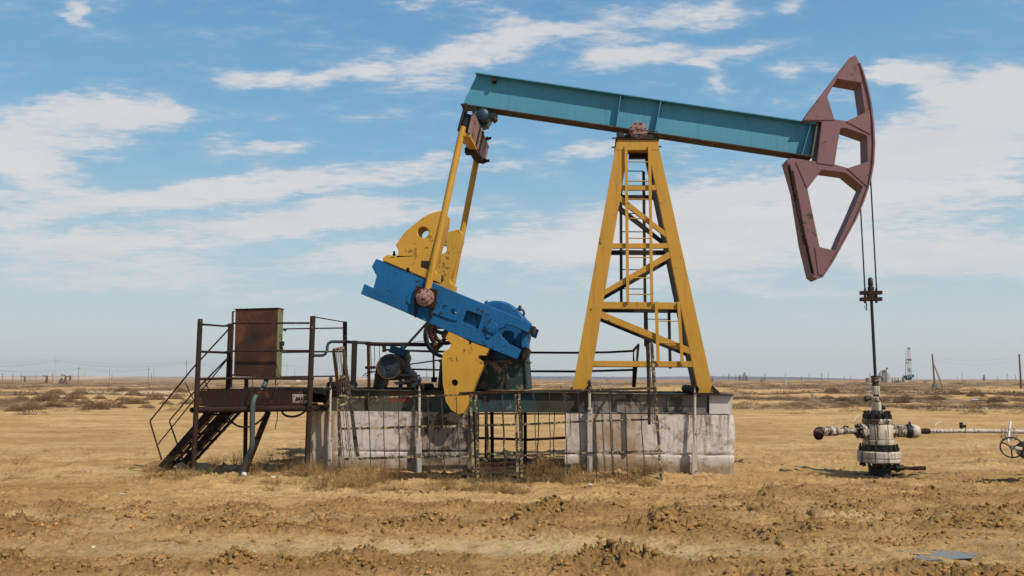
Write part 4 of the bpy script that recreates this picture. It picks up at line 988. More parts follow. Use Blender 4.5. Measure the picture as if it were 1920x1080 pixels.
# ============================================================ FOUNDATION
def found(px0, px1, yt0, yt1, yb0, yb1, w, mt, label, round_r, seam):
    root_loc = Vector(M((px0+px1)/2, (yb0+yb1)/2, w)+N*.7); mb = MB()
    # front outline as a grid so that the face can be lumpy
    nx, nz = 110, 44; a, b, c, d = M(px0, yt0, w), M(px1, yt1, w), M(px0-3, yb0+14, w), M(px1+(4 if round_r else 0), yb1+10, w)
    c.x, d.x = c.x, d.x; D = 1.45; vs = []
    import zlib
    def pt(i, j, back):
        u = i/nx; v = j/nz; p = a.lerp(b, u).lerp(c.lerp(d, u), v); bump_ = .006*float(perlin(u*14, v*6))+.005*float(perlin(u*40, v*16))
        zz = p.z; s_ = sum(math.exp(-((zz-sz_)/.012)**2) for sz_ in seam)
        dd = bump_+.030*s_+(.02*max(0, v-.72)*-3 if False else 0)
        eu = 0
        if round_r: eu = max(0, u-.965)/.035; dd += .06*eu*eu; p = p-U*.03*s_*eu+U*.018*eu*math.sin(v*5)
        return p+N*(dd if not back else D-dd)
    for bk in (0, 1):
        o = len(vs); g = [[pt(i, j, bk) for i in range(nx+1)] for j in range(nz+1)]; vs = [p for r_ in g for p in r_]
        W_ = nx+1; mb.add(vs, [(j*W_+i, j*W_+i+1, (j+1)*W_+i+1, (j+1)*W_+i) for j in range(nz) for i in range(nx)])
    W_ = nx+1; O = W_*(nz+1)
    for j in range(nz):
        for i in (0, nx): mb.f.append((j*W_+i, (j+1)*W_+i, (j+1)*W_+i+O, j*W_+i+O))
    for i in range(nx):
        for j in (0, nz): mb.f.append((j*W_+i, j*W_+i+1, j*W_+i+1+O, j*W_+i+O))
    root_loc.z = gz(root_loc.x, root_loc.y)
    me_base = root_loc
    o = obj('concrete_foundation', MB_from(mb.v, mb.f), mt, None, 0, 50, loc=me_base)
    return tag(o, label, 'foundation')
zs = M(1200, 852, -.72).z
fL = found(583, 877, 770.5, 773, 897, 899, -.72, M_['concL'], 'concrete foundation block under the motor, blackened by oil at its right end', False, [M(700, 846, -.72).z])
fR = found(1061, 1376, 775.5, 778.5, 897, 880, -.72, M_['concR'], 'whitewashed concrete foundation block with rust streaks under the yellow tower', True, [zs])
# ============================================================ HOLD-DOWN RODS
def holddown(px_, ytop, ybot, rpipe, wfront, len_, label, px_b=None, sleeve=None, dark=True):
    px_b = px_b or px_; base = M(px_b, ybot, wfront)
    t = thing('hold_down_rod', base, label, 'tie rod', 'tie rods clamping the skid to the foundation')
    c = M(px_, ytop, wfront); rr = px_r(rpipe, px_, ytop, wfront)
    mb = MB(); mb.pipe(c-N*.02, c+N*len_, rr, rr*.22, 20); obj('roller_pipe', mb, M_['rust'] if dark else M_['darkiron'], t, .003)
    mb = MB(); mb.lathe(c+N*.03+Z*rr*.6, Z, [(.026,0),(.026,rr*.9),(.036,rr*.9),(.036,rr*.9+.035),(.02,rr*.9+.035),(.02,rr*.9+.07)], 8); obj('nut', mb, M_['darkiron'], t)
    mb = MB(); q = base.copy(); q.z = gz(base.x, base.y)-.03; mb.tube([c+N*.03+Z*rr*.6, Vector((c.x+N.x*.03, c.y+N.y*.03, c.z-.12)), base.lerp(c, .5), q], .023, 8)
    obj('rod', mb, M_['rodpipe'], t)
    if sleeve:
        mb = MB(); a, b = M(px_b, sleeve, wfront)-N*.0, q; mb.bar(a, b, .07, .085, N); obj('sleeve', mb, M_['rodpipe'], t, .004)
    return t
holddown(619, 722, 893, 6.5, -.80, 1.5, 'pale tie rod with short black roller pipe at the left end of the foundation', px_b=617, sleeve=822)
holddown(786, 727, 893, 8, -.84, 1.0, 'tie rod with rusty open roller pipe beside the motor', px_b=785.5, sleeve=822)
holddown(1105, 728, 893, 5.5, -.80, 1.4, 'tie rod with black roller pipe beside the left foot of the yellow tower', px_b=1106, sleeve=765)
holddown(1303, 730, 884, 7.5, -.84, 1.5, 'pale tie rod with long dark roller pipe beside the right foot of the yellow tower', px_b=1302, sleeve=832)

# ============================================================ SERVICE PLATFORM
PW = -1.42; PB = -.26
SP_ = thing('service_platform', on(M(470, 890, -.9)), 'rusty raised service platform with pipe railings, posts and a steep stair', 'platform')
def gpt(px, py, w):
    p = M(px, py, w); return Vector((p.x, p.y, gz(p.x, p.y)-.05))
def post(a, b, w, r, ground_=False, mt='rustpipe', nm='post', par=None):
    mb = MB(); p, q = M(*a, w), (gpt(*b, w) if ground_ else M(*b, w)); mb.pipe(q, p, r, r*.2, 14); mb.tube([q, p-Z*.012], r*.82, 10)
    return obj(nm, mb, M_[mt], par or SP_)
post((375.5,598), (361.7,896), PW, .044, True); post((586.7,592.7), (575,897), PW, .047, True)
post((432,606.7), (427,731), PB, .042); post((646.8,603), (646.7,733), PB, .040)
post((462,708), (460,866), PB-.2, .038, True); post((437,610), (432,720), PB+.02, .018)
mb = MB(); a, b = M(503,772,PW+.35), gpt(455,888,PW+.35); mb.bar(a, b, .08, .085, N); obj('brace', mb, M_['rust'], SP_, .004)
def rail(pts, r=.013, mt='rustpipe', par=None, nm='rail'):
    mb = MB(); mb.tube([M(x, y, w) for x, y, w in pts], r, 8); return obj(nm, mb, M_[mt], par or SP_)
rail([(379,608,PW),(420,611.5,PW),(441,606,PW),(580,605.7,PW)], .017); rail([(378,659,PW),(420,660.5,PW),(444,657.5,PW),(580,657.7,PW)], .017); rail([(373,710.7,PW),(440,709.5,PW),(588,710,PW)], .022)
rail([(380,609,PW),(432,612,PB)], .014); rail([(378,660,PW),(431,662.5,PB)], .014)
rail([(531,616.7,PB),(645,615,PB)]); rail([(527,661,PB),(645,659,PB)]); rail([(526,706.7,PB),(645,705,PB)])
rail([(588,594,PW),(646,604,PB)], .010); rail([(587,659,PW),(646,659,PB)], .012)
# deck
mb = MB(); dn = N*1.14
def channel(a, b, h, d, t=.008):
    mb_ = MB(); mb_.box((a+b)/2-Z*h/2, (b-a)/2, N*t, Z*h/2); mb_.box((a+b)/2+N*d/2-Z*t, (b-a)/2, N*d/2, Z*t); mb_.box((a+b)/2+N*d/2-Z*(h-t), (b-a)/2, N*d/2, Z*t); return mb_
ch = channel(M(371,735,PW+.06), M(576,737,PW+.06), .245, .06); DB = obj('deck_beam', ch, M_['rust'], SP_, .003)
ch = channel(M(371,735,PW+.06)+N*1.12, M(640,737,PW+.06)+N*1.12, .2, .06); obj('deck_beam', ch, M_['rust'], SP_, .003)
mb = MB(); mb.box((M(371,734,PW+.06)+M(600,736,PW+.06))/2+N*.56+Z*.0, (M(600,736,PW)-M(371,734,PW))/2, N*.56, Z*.012)
for k in range(26): p = M(371,733,PW+.06).lerp(M(590,735,PW+.06), k/25); mb.box(p+N*.56+Z*.02, U*.006, N*.55, Z*.012)
obj('deck', mb, M_['rust'], SP_)
mb = MB(); mb.bar(M(458,729,PW+.5), M(606,729.5,PW+.5), .06, .06, N); mb.bar(M(590,733,PW+.3), M(612,735,PW+.3), .1, .10, N); obj('edge_angle', mb, M_['darkiron'], SP_, .003)
wp = paint('chalky pale patch', (.36, .26, .22), worn=(.05, .028, .02), amt=.40, sc=3)
mb = MB(); plate(mb, [(548,739),(575.5,739),(575.5,756),(549,755.5)], PW+.048, .003); PT = obj('paint_patch', mb, wp, DB)
text_mesh('M17', .105, M(554.5, 751.5, PW+.042), M_['darkiron'], PT, 'painted_letters')
def pipe_(a, b, r, nm='frame_pipe', mt='rustpipe'):
    mb = MB(); mb.pipe(a, b, r, r*.28, 16); obj(nm, mb, M_[mt], SP_)
pipe_(M(360,769,PW-.06), M(360,769,PW-.06)+N*1.2, .048); pipe_(M(581,765.5,PW-.06), M(581,765.5,PW-.06)+N*1.2, .044)
pipe_(M(366,769,PW+.05), M(578,765.5,PW+.05), .052)
pipe_(M(366,769,PW+.05)+N*1.05, M(600,767,PW+.05)+N*1.05, .05, mt='rust')
for x in (400, 440, 480, 520, 555):
    mb = MB(); p = M(x, 762, PW+.1); mb.box(p+N*.5, U*.03, N*.5, Z*.03); obj('deck_joist', mb, M_['darkiron'], SP_)
mb = MB(); mb.tube([M(596,757,PW+.2), M(592,765,PW+.15), M(598,770,PW+.1), M(588,769,PW+.05), M(604,761,PW+.2)], .012, 6); mb.box(M(601,762,PW+.4), U*.12, N*.12, Z*.03); obj('wire_twist', mb, M_['rust'], SP_)
# stair
ws = -1.02; 
def strng(w, shift_):
    q = poly([(297,873),(384,773),(417,773),(313,885)], ws); q = [p+N*shift_ for p in q]; mb = MB()
    # channel stringer: web with two narrow flanges
    mb.prism([q[0].lerp(q[3], .0), q[1].lerp(q[2], .0), q[1].lerp(q[2], .62), q[0].lerp(q[3], .62)], N*.008)
    a, b = q[0].lerp(q[3], .0), q[1].lerp(q[2], .0); mb.bar(a+N*.03, b+N*.03, .06, .01, N)
    a, b = q[0].lerp(q[3], .66), q[1].lerp(q[2], .66); mb.bar(a+N*.03, b+N*.03, .06, .012, N)
    a, b = q[0].lerp(q[3], .85), q[1].lerp(q[2], .88); mb.bar(a+N*.07, b+N*.07, .05, .05, N)
    return obj('stringer', mb, M_['rust'], SP_, .003)
strng(ws, 0); strng(ws, .80)
mb_steps = []
for k in (.10, .27, .44, .61, .78, .95):
    q = poly([(304,879),(400,773)], ws); p = q[0].lerp(q[1], k); mb = MB()
    for o_, dz in ((0, 0), (.05, .004), (.10, -.003), (.15, .006), (.2, .002)): mb.tube([p+U*(o_-.02)+Z*dz, p+U*o_+N*.82+Z*(dz+.012)], .010, 6)
    obj('step', mb, M_['rustpipe'], SP_)
def srail(pts, nm='stair_rail', r=.015): 
    mb = MB(); mb.tube([M(x, y, w) for x, y, w in pts], r, 8); obj(nm, mb, M_['rust'], SP_)
srail([(428,618,-1.0),(360,692,-1.02),(283,787,-1.02),(281.5,791,-1.02),(283,796,-1.02),(303,862,-1.02)])
srail([(425,675,-1.0),(361,753,-1.02),(293,837,-1.02)], r=.012)
srail([(430,668,-.22),(361,738,-.22),(319,787,-.22),(318,791,-.22),(320,797,-.22),(345,868,-.22)])
srail([(347,717,-1.02),(362,748,-1.02),(392,790,-1.02)], 'baluster', .010); srail([(385,716,-.3),(392,733,-.3)], 'baluster', .010)

# ============================================================ CABINET
CAB = thing('control_cabinet', M(480, 708, -.95), 'burnt rusty electrical cabinet with pale green side standing on the platform', 'electrical cabinet')
cw = -1.02
q = poly([(441,580.5),(521.7,578.3),(517.5,707),(437.8,706)], cw)
mb = MB(); mb.prism([p+N*.022 for p in q], N*.23); CB = obj('body', mb, M_['green'], CAB, .006)
mb = MB(); mb.prism([q[0]+U*.006-Z*.01, q[1]-U*.006-Z*.01, q[2]-U*.006+Z*.008, q[3]+U*.006+Z*.008], N*.020); obj('door', mb, M_['door'], CAB, .003)
mb = MB(); a, b = q[0]+Z*.006, q[1]+Z*.006; mb.box((a+b)/2+N*.125, (b-a)/2*1.02, N*.145, Z*.008); obj('roof', mb, M_['rust'], CAB, .002)
mb = MB(); mb.bar(M(436.6,584,cw), M(433.5,727,cw), .03, .025, N); mb.bar(M(436.6,584,cw), M(441,584,cw), .02, .02, N); mb.bar(M(434,703,cw), M(520,708,cw), .05, .03, N); mb.bar(M(462,708,cw+.1), M(462,735,cw+.1), .05, .05, N); mb.bar(M(517,708,cw+.1), M(516,724,cw+.1), .02, .015, N)
obj('support_frame', mb, M_['rust'], CAB, .002)
mb = MB(); p = M(526,647,cw+.15); mb.tube([p, p+U*.05, p+U*.06+Z*.04, p+U*.02+Z*.06], .022, 8); mb.tube([p-Z*.03, p+U*.04-Z*.05, p+U*.03-Z*.09], .018, 8); mb.box(p, U*.02, N*.04, Z*.06)
obj('latch', mb, M_['darkiron'], CAB, .002)
mb = MB(); p = M(531,618,cw+.1); mb.tube([p, p+U*.06], .02, 8); mb.tube([p+U*.03+Z*.02, p+U*.05-Z*.05], .008, 5); obj('rail_clamp', mb, M_['darkiron'], CAB)

# ============================================================ CONDUITS, CABLES
def line_thing(name, pts, r, mt, label, cat, n=10, smooth_=True):
    P = [M(x, y, w) for x, y, w in pts]
    if smooth_:
        out = []
        for i in range(len(P)-1):
            p0, p1, p2, p3 = P[max(i-1, 0)], P[i], P[i+1], P[min(i+2, len(P)-1)]
            for k in range(6):
                t = k/6; out.append(.5*((2*p1)+(p2-p0)*t+(2*p0-5*p1+4*p2-p3)*t*t+(3*p1-p0-3*p2+p3)*t**3))
        P = out+[P[-1]]
    mb = MB(); mb.tube(P, r, n); return tag(obj(name, mb, mt, smooth=50, loc=P[0]), label, cat)
gy = M(452,888,-1.15)
line_thing('conduit', [(501,707,-.9),(496,722,-1.0),(487,736,-1.05)], .042, M_['hose'], 'upper length of grey corrugated conduit rising to the cabinet', 'conduit')
line_thing('conduit', [(480,742,-1.42),(474.5,756,-1.5),(473,790,-1.5),(473,830,-1.5),(470,845,-1.48),(462,862,-1.42),(453,892,-1.35)], .045, M_['hose'], 'long grey corrugated conduit hanging from the deck to the ground', 'conduit')
line_thing('cable', [(420,769,-1.2),(424,779,-1.25),(433,790,-1.25),(445,798,-1.25),(457,801,-1.25),(471,799,-1.25),(485,791,-1.25),(500,775,-1.2)], .017, M_['cable'], 'thick black cable sagging under the deck beside the grey conduit', 'cable', 8)
line_thing('cable', [(528,768,-1.2),(532,777,-1.2),(544,781,-1.2),(556,780,-1.2),(567,775,-1.2),(574,769,-1.2)], .019, M_['cable'], 'thick black cable drooping under the right half of the deck', 'cable', 8)
line_thing('cable', [(520,770,-1.3),(520,785,-1.3),(517,797,-1.3),(516,805,-1.3)], .008, M_['cable'], 'short frayed cable end dangling under the middle of the deck', 'cable', 6)
line_thing('wire', [(473,709,-1.42),(474,722,-1.45),(470,735,-1.48),(476,746,-1.48),(490,753,-1.48),(505,748,-1.48),(516,735,-1.46),(521,718,-1.43)], .007, M_['rust'], 'thin rusty wire looped across the deck beam below the cabinet', 'wire', 6)

# ============================================================ WIRE MESH FENCE
FW = -1.50
def fence(name, label, cat, rails, bars, posts, group=None, w=FW, matp='peel', extra=None):
    a = posts[0]; t = thing(name, on(M(a[1][0], a[1][1], w)), label, cat, group)
    for (p, q, th, dw, mt) in posts:
        mb = MB(); P_, Q_ = M(*p, w+dw), M(*q, w+dw); mid = P_.lerp(Q_, .5)+U*.004; mb.bar(P_, mid, th, th, N); mb.bar(mid, Q_, th, th, N); obj('post', mb, M_[mt], t, .002)
    for (pts, th, mt) in rails:
        mb = MB()
        for i in range(len(pts)-1): mb.bar(M(*pts[i], w+.012), M(*pts[i+1], w+.012), th*.5, th, N)
        obj('rail', mb, M_[mt], t, .002)
    rr = random.Random(len(bars)*7+3)
    for (p, q, r) in bars:
        P_, Q_ = M(*p, w), M(*q, w); P_ = P_-N*.012; Q_ = Q_-N*.012; pts = [P_.lerp(Q_, k/7)+(U*rr.uniform(-.007, .007)+N*rr.uniform(-.004, .004) if 0 < k < 7 else Vector((0,0,0))) for k in range(8)]
        mb = MB(); mb.tube(pts, r, 6); obj('bar', mb, M_['peeldark'], t)
    return t
fence('fence_panel', 'welded bar fence panel with peeling cream paint left of the gate', 'fence',
  [([(637,745.5),(745,744),(861,740.5),(884,739.5)], .024, 'peel'), ([(640,804),(760,801),(881,798.5)], .040, 'peel'), ([(642,861),(760,857),(883,855)], .040, 'peel'), ([(862,914),(888,913)], .05, 'peel')],
  [((690.6,749),(696,905),.0088), ((719,749),(723,909),.0088), ((746.6,748),(751,911),.0088), ((776.7,747),(779,912),.0088), ((802.5,747),(808,913),.0088), ((828,746),(835.5,913),.0088), ((855.6,744),(864,914),.0088)],
  [((634.6,746),(637,903),.042,0,'peel'), ((882,739),(889,915),.040,0,'peel')])
fence('gate', 'narrow welded bar gate in the middle of the fence with a thick rusty top bar', 'gate',
  [([(861,738),(890,736.5),(985,734)], .045, 'rust'), ([(893,798),(966,796)], .034, 'peel'), ([(894,852),(970,850)], .030, 'peel'), ([(896,914.5),(978,910.5)], .036, 'peel')],
  [((909,742),(915,800),.008), ((915,800),(921.6,911),.010), ((942,740),(947.5,911),.016), ((911,775),(914,910),.006)],
  [((892,739),(896.5,914),.046,0,'peel'), ((966,739),(971,912),.040,0,'peel')])
fence('fence_panel', 'welded bar fence panel with peeling cream paint right of the gate, below the tower', 'fence',
  [([(974,736),(1000,732.5),(1110,731.5),(1226,728)], .036, 'peeldark'), ([(975,796),(1100,790),(1228,786)], .034, 'peel'), ([(978,854),(1100,849),(1243,845.5)], .026, 'peel')],
  [((1000.6,737),(1006,872),.0088), ((1030,737),(1032,909),.008), ((1057,736),(1066,908),.0088), ((1083.6,736),(1093,906),.0088), ((1114.5,735),(1119,908),.008), ((1141,734),(1150,906),.0095), ((1170.7,733),(1177,905),.0095), ((1199,732),(1210,904),.0088)],
  [((973,737),(979,914),.044,0,'peel'), ((1222,641),(1240,908),.042,0,'peel'), ((1213.5,640),(1217.5,796),.048,.45,'rust')])
# little end panel between the two tall posts
mb = MB(); a, b = M(1222,642,FW), M(1213.5,640,FW+.45); mb.bar(a, b, .03, .035, Z); rt = [o for o in bpy.data.objects if o.name.startswith('fence_panel')][-1]; obj('rail', mb, M_['rust'], rt, .002)
for k in (.3, .6):
    mb = MB(); p = a.lerp(b, k); q = M(1234,800,FW).lerp(M(1217,790,FW+.45), k); mb.tube([p, q], .008, 6); obj('bar', mb, M_['peeldark'], rt)
# leaning narrow panel on the left
t = thing('leaning_panel', on(M(636, 900, FW)), 'narrow leaning barred panel dripping with cream paint at the left end of the fence', 'fence')
A0, A1, B0, B1 = M(625.5,657,FW-.03), M(635.5,742,FW-.03), M(643.5,653,FW+.30), M(671,856,FW+.10)
for a, b, th, mt in ((A0, A1, .045, 'rust'), (B0, B1, .050, 'peeldark')):
    mb = MB(); mb.bar(a, b, th, th, N); obj('post', mb, M_[mt], t, .002)
mb = MB(); mb.bar(A0+Z*.01, B0+Z*.01, .05, .04, Z); obj('rail', mb, M_['peel'], t, .002)
for a, b in ((A1, M(652,742,FW-.03)), (M(638,760,FW-.03), M(663,752,FW)), (M(632,712,FW), M(655,706,FW+.1))): mb = MB(); mb.bar(a, b, .03, .03, N); obj('rail', mb, M_['peel'], t, .002)
rr = random.Random(3)
for k in range(6):
    a = A0.lerp(B0, .12+.15*k); b = M(641+k*5, 868+rr.uniform(-20, 20), FW-.01+.03*k); mb = MB(); mb.tube([a, a.lerp(b, .3)+U*rr.uniform(-.01,.01), a.lerp(b, .6)+U*rr.uniform(-.015,.015), b], .0065, 6); obj('bar', mb, M_['peel' if k in (2, 4) else 'peeldark'], t)
mb = MB()      # hardened paint curtain
for k in range(15):
    x = 633+k*1.45; y0 = 704+rr.uniform(-3, 3); L_ = rr.uniform(12, 34); p = M(x, y0, FW+.02+.006*k); q = M(x+.6+k*.12, y0+L_, FW+.02+.006*k); mb.tube([p, p.lerp(q, .6), q], rr.uniform(.007, .016), 6, r2=.004)
obj('paint_drips', mb, M_['peel'], t)

# rear fence seen through the gap and the rear guard rails
RWF = 1.35
fence('rear_fence', 'dark bar fence seen through the gap between the two foundation blocks', 'fence',
  [([(890,821),(990,824.5),(1075,820)], .05, 'rust'), ([(888,868),(1078,867)], .05, 'rust'), ([(890,776),(1075,776)], .03, 'rust')],
  [((1010,770),(1008,868),.012), ((1040,770),(1037,868),.010)],
  [((911.5,768),(911.5,869),.06,0,'rust'), ((922,768),(923,870),.065,0,'rust'), ((984.5,768),(984.5,869),.065,0,'rust'), ((978,768),(978,869),.04,0,'rust')], w=RWF)
HR = 1.15
t = thing('guard_rail', on(M(1000, 760, HR)), 'rusty pipe guard rail running along the far side behind the machine', 'railing')
def grail(pts, r, nm='rail', mt='rust', w=HR):
    mb = MB(); mb.tube([M(x, y, w) for x, y in pts], r, 8); obj(nm, mb, M_[mt], t)
grail([(589,666.5),(604,666.5),(610,664),(613,657),(614,649),(616,643.5),(622,640.5),(650,641),(686,643)], .032, mt='hose')
grail([(686,643.5),(700,645),(720,645.5),(830,646.5)], .040, mt='rustpipe')
grail([(723,656),(810,659),(990,661.5)], .022); grail([(760,692),(900,695.5),(990,696.5)], .018)
grail([(984,661),(1085,661.5),(1140,660.5),(1188,658)], .022); grail([(984,696),(1085,696.5),(1188,693.5)], .022)
grail([(685,689),(704,689)], .03)
for a, b, r in (((690.6,641),(692,727),.034), ((720,645),(720.5,660),.040), ((812.8,658),(813.5,712),.022), ((757,642),(757,646),.02)): grail([a, b], r, 'post')
for a, b in (((695,648),(697,700)), ((702,648),(703,690)), ((711,648),(713,690))): grail([a, b], .007, 'bar', 'peeldark')
mb = MB(); plate(mb, [(1187,654),(1197,643.5),(1199.5,645),(1192,726),(1185,726),(1186,700)], HR, .05, [[(1189,660),(1194,653),(1192.5,676),(1189.5,676)]]); obj('post', mb, M_['rust'], t, .002)
mb = MB(); mb.box(M(814,712,HR), U*.05, N*.05, Z*.05); obj('post_foot', mb, M_['rust'], t, .002)
mb = MB(); p0, p1 = M(665,638.7,-.2), M(662,731,-.2); mb.bar(p0, p1, .09, .085, N); tag(obj('steel_post', mb, M_['greenpost'], None, .004, loc=p1), 'thick grey green steel post standing on the skid left of the motor', 'post')
# debris heap in the gap: planks
for i, (a, b, w, th, lab) in enumerate((((893,872),(968,868),-.2,.05,'dark oily plank lying across the pit behind the gate, upper one'), ((896,882),(975,879),-.5,.06,'dusty plank lying across the pit behind the gate, lower one'), ((865,918),(892,916.5),-1.6,.04,'short dark plank end on the earth below the gate'), ((1085,900),(1235,899),-1.3,.05,'long dark plank half buried at the foot of the right fence panel'))):
    mb = MB(); mb.bar(M(*a, w), M(*b, w), .14, th, N); tag(obj('plank', mb, M_['rust'], None, .004, loc=M(*a, w)), lab, 'plank')

# ============================================================ WELLHEAD
wy = M(1641, 712, 0); WB_ = Vector((wy.x, wy.y, gz(wy.x, wy.y))); KZ = lambda py: M(1645, py, 0).z
WH = thing('wellhead', WB_, 'oil stained white wellhead with bolted flanges and side valves under the polished rod', 'wellhead')
C_ = Vector((wy.x, wy.y, 0)); pm = wy.y/F
def wl(name, prof, mt, par=None, n=36, bev=.004, smooth=35):   # prof: (radius px, image row)
    mb = MB(); mb.lathe(C_, Z, [(r_*pm, KZ(y)) for r_, y in prof], n); return obj(name, mb, M_[mt], par or WH, bev, smooth)
def boltring(name, rpx, y0, y1, k, mt, par, r_=.022, up=True):
    for i in range(k):
        mb = MB(); a = 2*math.pi*(i+.5)/k; p = C_+Vector((math.cos(a), math.sin(a), 0))*rpx*pm; z0, z1 = KZ(y0), KZ(y1); p.z = z0
        mb.lathe(p, Z, [(r_*1.45, 0), (r_*1.45, (z1-z0)*.55), (r_*.75, (z1-z0)*.56), (r_*.75, z1-z0)], 6)
        obj(name, mb, M_[mt], par)
cas = wl('casing', [(19.5,905),(19.5,876),(13,875),(13,866)], 'darkiron')
f1 = wl('lower_flange', [(35.5,866.5),(37.5,864),(37.5,858.6),(35.0,858.4),(35.0,857),(37.5,856.8),(37.5,847),(36,845)], 'white')
boltring('bolt', 31.5, 845, 832, 16, 'darkiron', f1); boltring('bolt', 31.5, 873, 866, 16, 'darkiron', f1)
wl('neck', [(24,846),(24,833)], 'darkiron'); f2 = wl('middle_flange', [(26,833),(26.5,832),(26.5,824.5),(25.5,824)], 'white')
wl('gasket', [(24.5,824),(24.5,822.5)], 'darkiron'); bd = wl('body', [(25,823),(25.6,821),(25.6,797),(24.5,794.5)], 'white')
f3 = wl('upper_flange', [(25.5,794.5),(26.5,793),(26.5,787),(25,785)], 'whiteoily'); boltring('bolt', 21.5, 785, 770, 12, 'darkiron', f3, .026)
wl('bonnet', [(19,786),(17,776),(11,772),(9.5,769)], 'darkiron')
wl('stem_tube', [(8.5,770),(8.5,753)], 'white'); wl('packing_block', [(9.5,753),(10.5,751),(10.5,745),(9,743.5)], 'whiteoily', n=8)
mb = MB(); p = C_+Z*KZ(748); mb.lathe(p-U*.09, -U, [(.03,0),(.03,.06),(.05,.06),(.05,.10),(.03,.12)], 10); mb.lathe(p+U*.04-Z*.20, U*.7+Z*.5, [(.03,0),(.03,.06),(.045,.07),(.045,.11)], 10); obj('side_plug', mb, M_['darkiron'], WH, .002)
wl('gland', [(5,744),(5,739)], 'darkiron'); wl('stuffing_box', [(6.6,740),(6.8,739),(6.8,724.5),(5.5,723.5)], 'white'); wl('gland', [(5.5,724),(6.5,722),(5.5,719),(5,716)], 'darkiron')
wl('cap', [(7,717),(7.4,715.5),(7.4,707),(6.4,705)], 'whiteoily'); wl('cap_cover', [(7.6,707),(7.6,704.8),(3,704)], 'darkiron')
mb = MB(); p = C_+Z*KZ(706); mb.tube([p, p+U*.10+Z*.0, p+U*.13-Z*.05, p+U*.12-Z*.09], .012, 6); obj('grease_pipe', mb, M_['darkiron'], WH)
# left branch with elbow
p = C_+Z*KZ(808)
def br(dirv, prof, mt, nm, par=None, n=24):
    mb = MB(); mb.lathe(p, dirv, [(b*pm, a*pm) for a, b in prof], n); return obj(nm, mb, M_[mt], par or WH, .003)
dl = (-U*1.0-N*.18).normalized()
fl = br(dl, [(22,14),(33,14),(34,12.5),(34,11)], 'whiteoily', 'side_flange')
side = dl.cross(Z).normalized()
for i in range(8):
    mb = MB(); a = 2*math.pi*i/8+.2; q = p+dl*34*pm+(side*math.cos(a)+Z*math.sin(a))*10.5*pm; mb.lathe(q, dl, [(.022,-.05),(.022,.03),(.034,.03),(.034,.055),(.018,.06)], 6); obj('bolt', mb, M_['darkiron'], fl)
br(dl, [(34,7),(40,5.2),(64,5.2),(64,6.2),(67,6.2),(67,5.6),(76,7.0),(80,8.4),(100,9.2),(106,7.6),(108,7.6)], 'whiteoily', 'branch_pipe')
mb = MB(); q = p+dl*107*pm; mb.tube([q, q+dl*.04, q+dl*.08-N*.03-Z*.02, q+dl*.10-N*.10-Z*.05, q+dl*.10-N*.15-Z*.075], .080, 14, caps=False); mb.tube([q+dl*.10-N*.13-Z*.065, q+dl*.09-N*.05-Z*.03], .07, 12); obj('elbow', mb, M_['rustpipe'], WH)
mb = MB(); q = p+dl*58*pm+Z*.05; mb.tube([q, q+Z*.03+U*.02, q+Z*.035-U*.05, q-U*.07], .016, 8); obj('small_valve', mb, M_['darkiron'], WH)
dr = U
br(dr, [(22,13),(29,13),(29,10.5),(33,10.5),(34,11.5),(47,11.5),(49,10)], 'whiteoily', 'side_valve'); br(dr, [(49,8),(50,12),(54,13.2),(58,13.2),(59,11.5)], 'darkiron', 'valve_flange'); br(dr, [(59,12.5),(66,13),(71,11),(73,9)], 'white', 'valve_flange')
br(dr, [(73,4),(84,5.4),(92,4.6)], 'rustpipe', 'reducer')
mb = MB(); q = p+U*57*pm+Z*13*pm; mb.lathe(q, Z, [(.02,0),(.02,.03),(.01,.05)], 8); obj('bleed_screw', mb, M_['darkiron'], WH)
q = C_+Z*KZ(876.5); mb = MB(); mb.tube([q+U*.1, q+U*.40], .052, 12); mb.lathe(q+U*.26, U, [(.07,0),(.075,.03),(.075,.07),(.06,.08)], 10); obj('drain_valve', mb, M_['darkiron'], WH)
mb = MB(); mb.tube([q+U*.38, q+U*.56-Z*.01], .030, 10); mb.tube([q+U*.56-Z*.01, q+U*.77-Z*.0], .036, 12); obj('drain_pipe', mb, M_['rust'], WH)
# flow line
st = p+U*92*pm; FL = thing('flow_pipe', Vector((st.x+3, st.y-.3, 0)), 'long white flow pipe with brown stains running right from the wellhead', 'pipe')
mb = MB(); pts = [st-U*.02]+[st+U*(.5*i)+Z*(.012*math.sin(i*.9)) for i in range(1, 5)]+[st+U*(2.4+i) for i in range(0, 10)]; mb.tube(pts, .039, 14); obj('pipe', mb, M_['white'], FL)
q = M(1802, 801, 0); q = st+U*((q-st).dot(U)); mb = MB(); mb.tube([q, q+Z*.13], .022, 8); mb.box(q+Z*.09+U*.03, U*.05, N*.02, Z*.025); mb.tube([q-U*.02+Z*.14, q+U*.03+Z*.14], .02, 6); obj('tap', mb, M_['rust'], FL, .002)
mb = MB(); q = st+U*((M(1890,806,0)-st).dot(U))
for k in range(7): mb.ring(q+U*(.035*k-.1)-Z*.045, (U+N*(.3 if k % 2 else -.3)), .10, .005, 18, 4)
obj('wire_wrap', mb, M_['rodpipe'], FL)
for d_ in (3.3, 6.3, 9.3):
    mb = MB(); g_ = st+U*d_; mb.bar(Vector((g_.x, g_.y, gz(g_.x, g_.y)-.1)), g_-Z*.04, .06, .06, N); obj('support', mb, M_['rust'], FL)
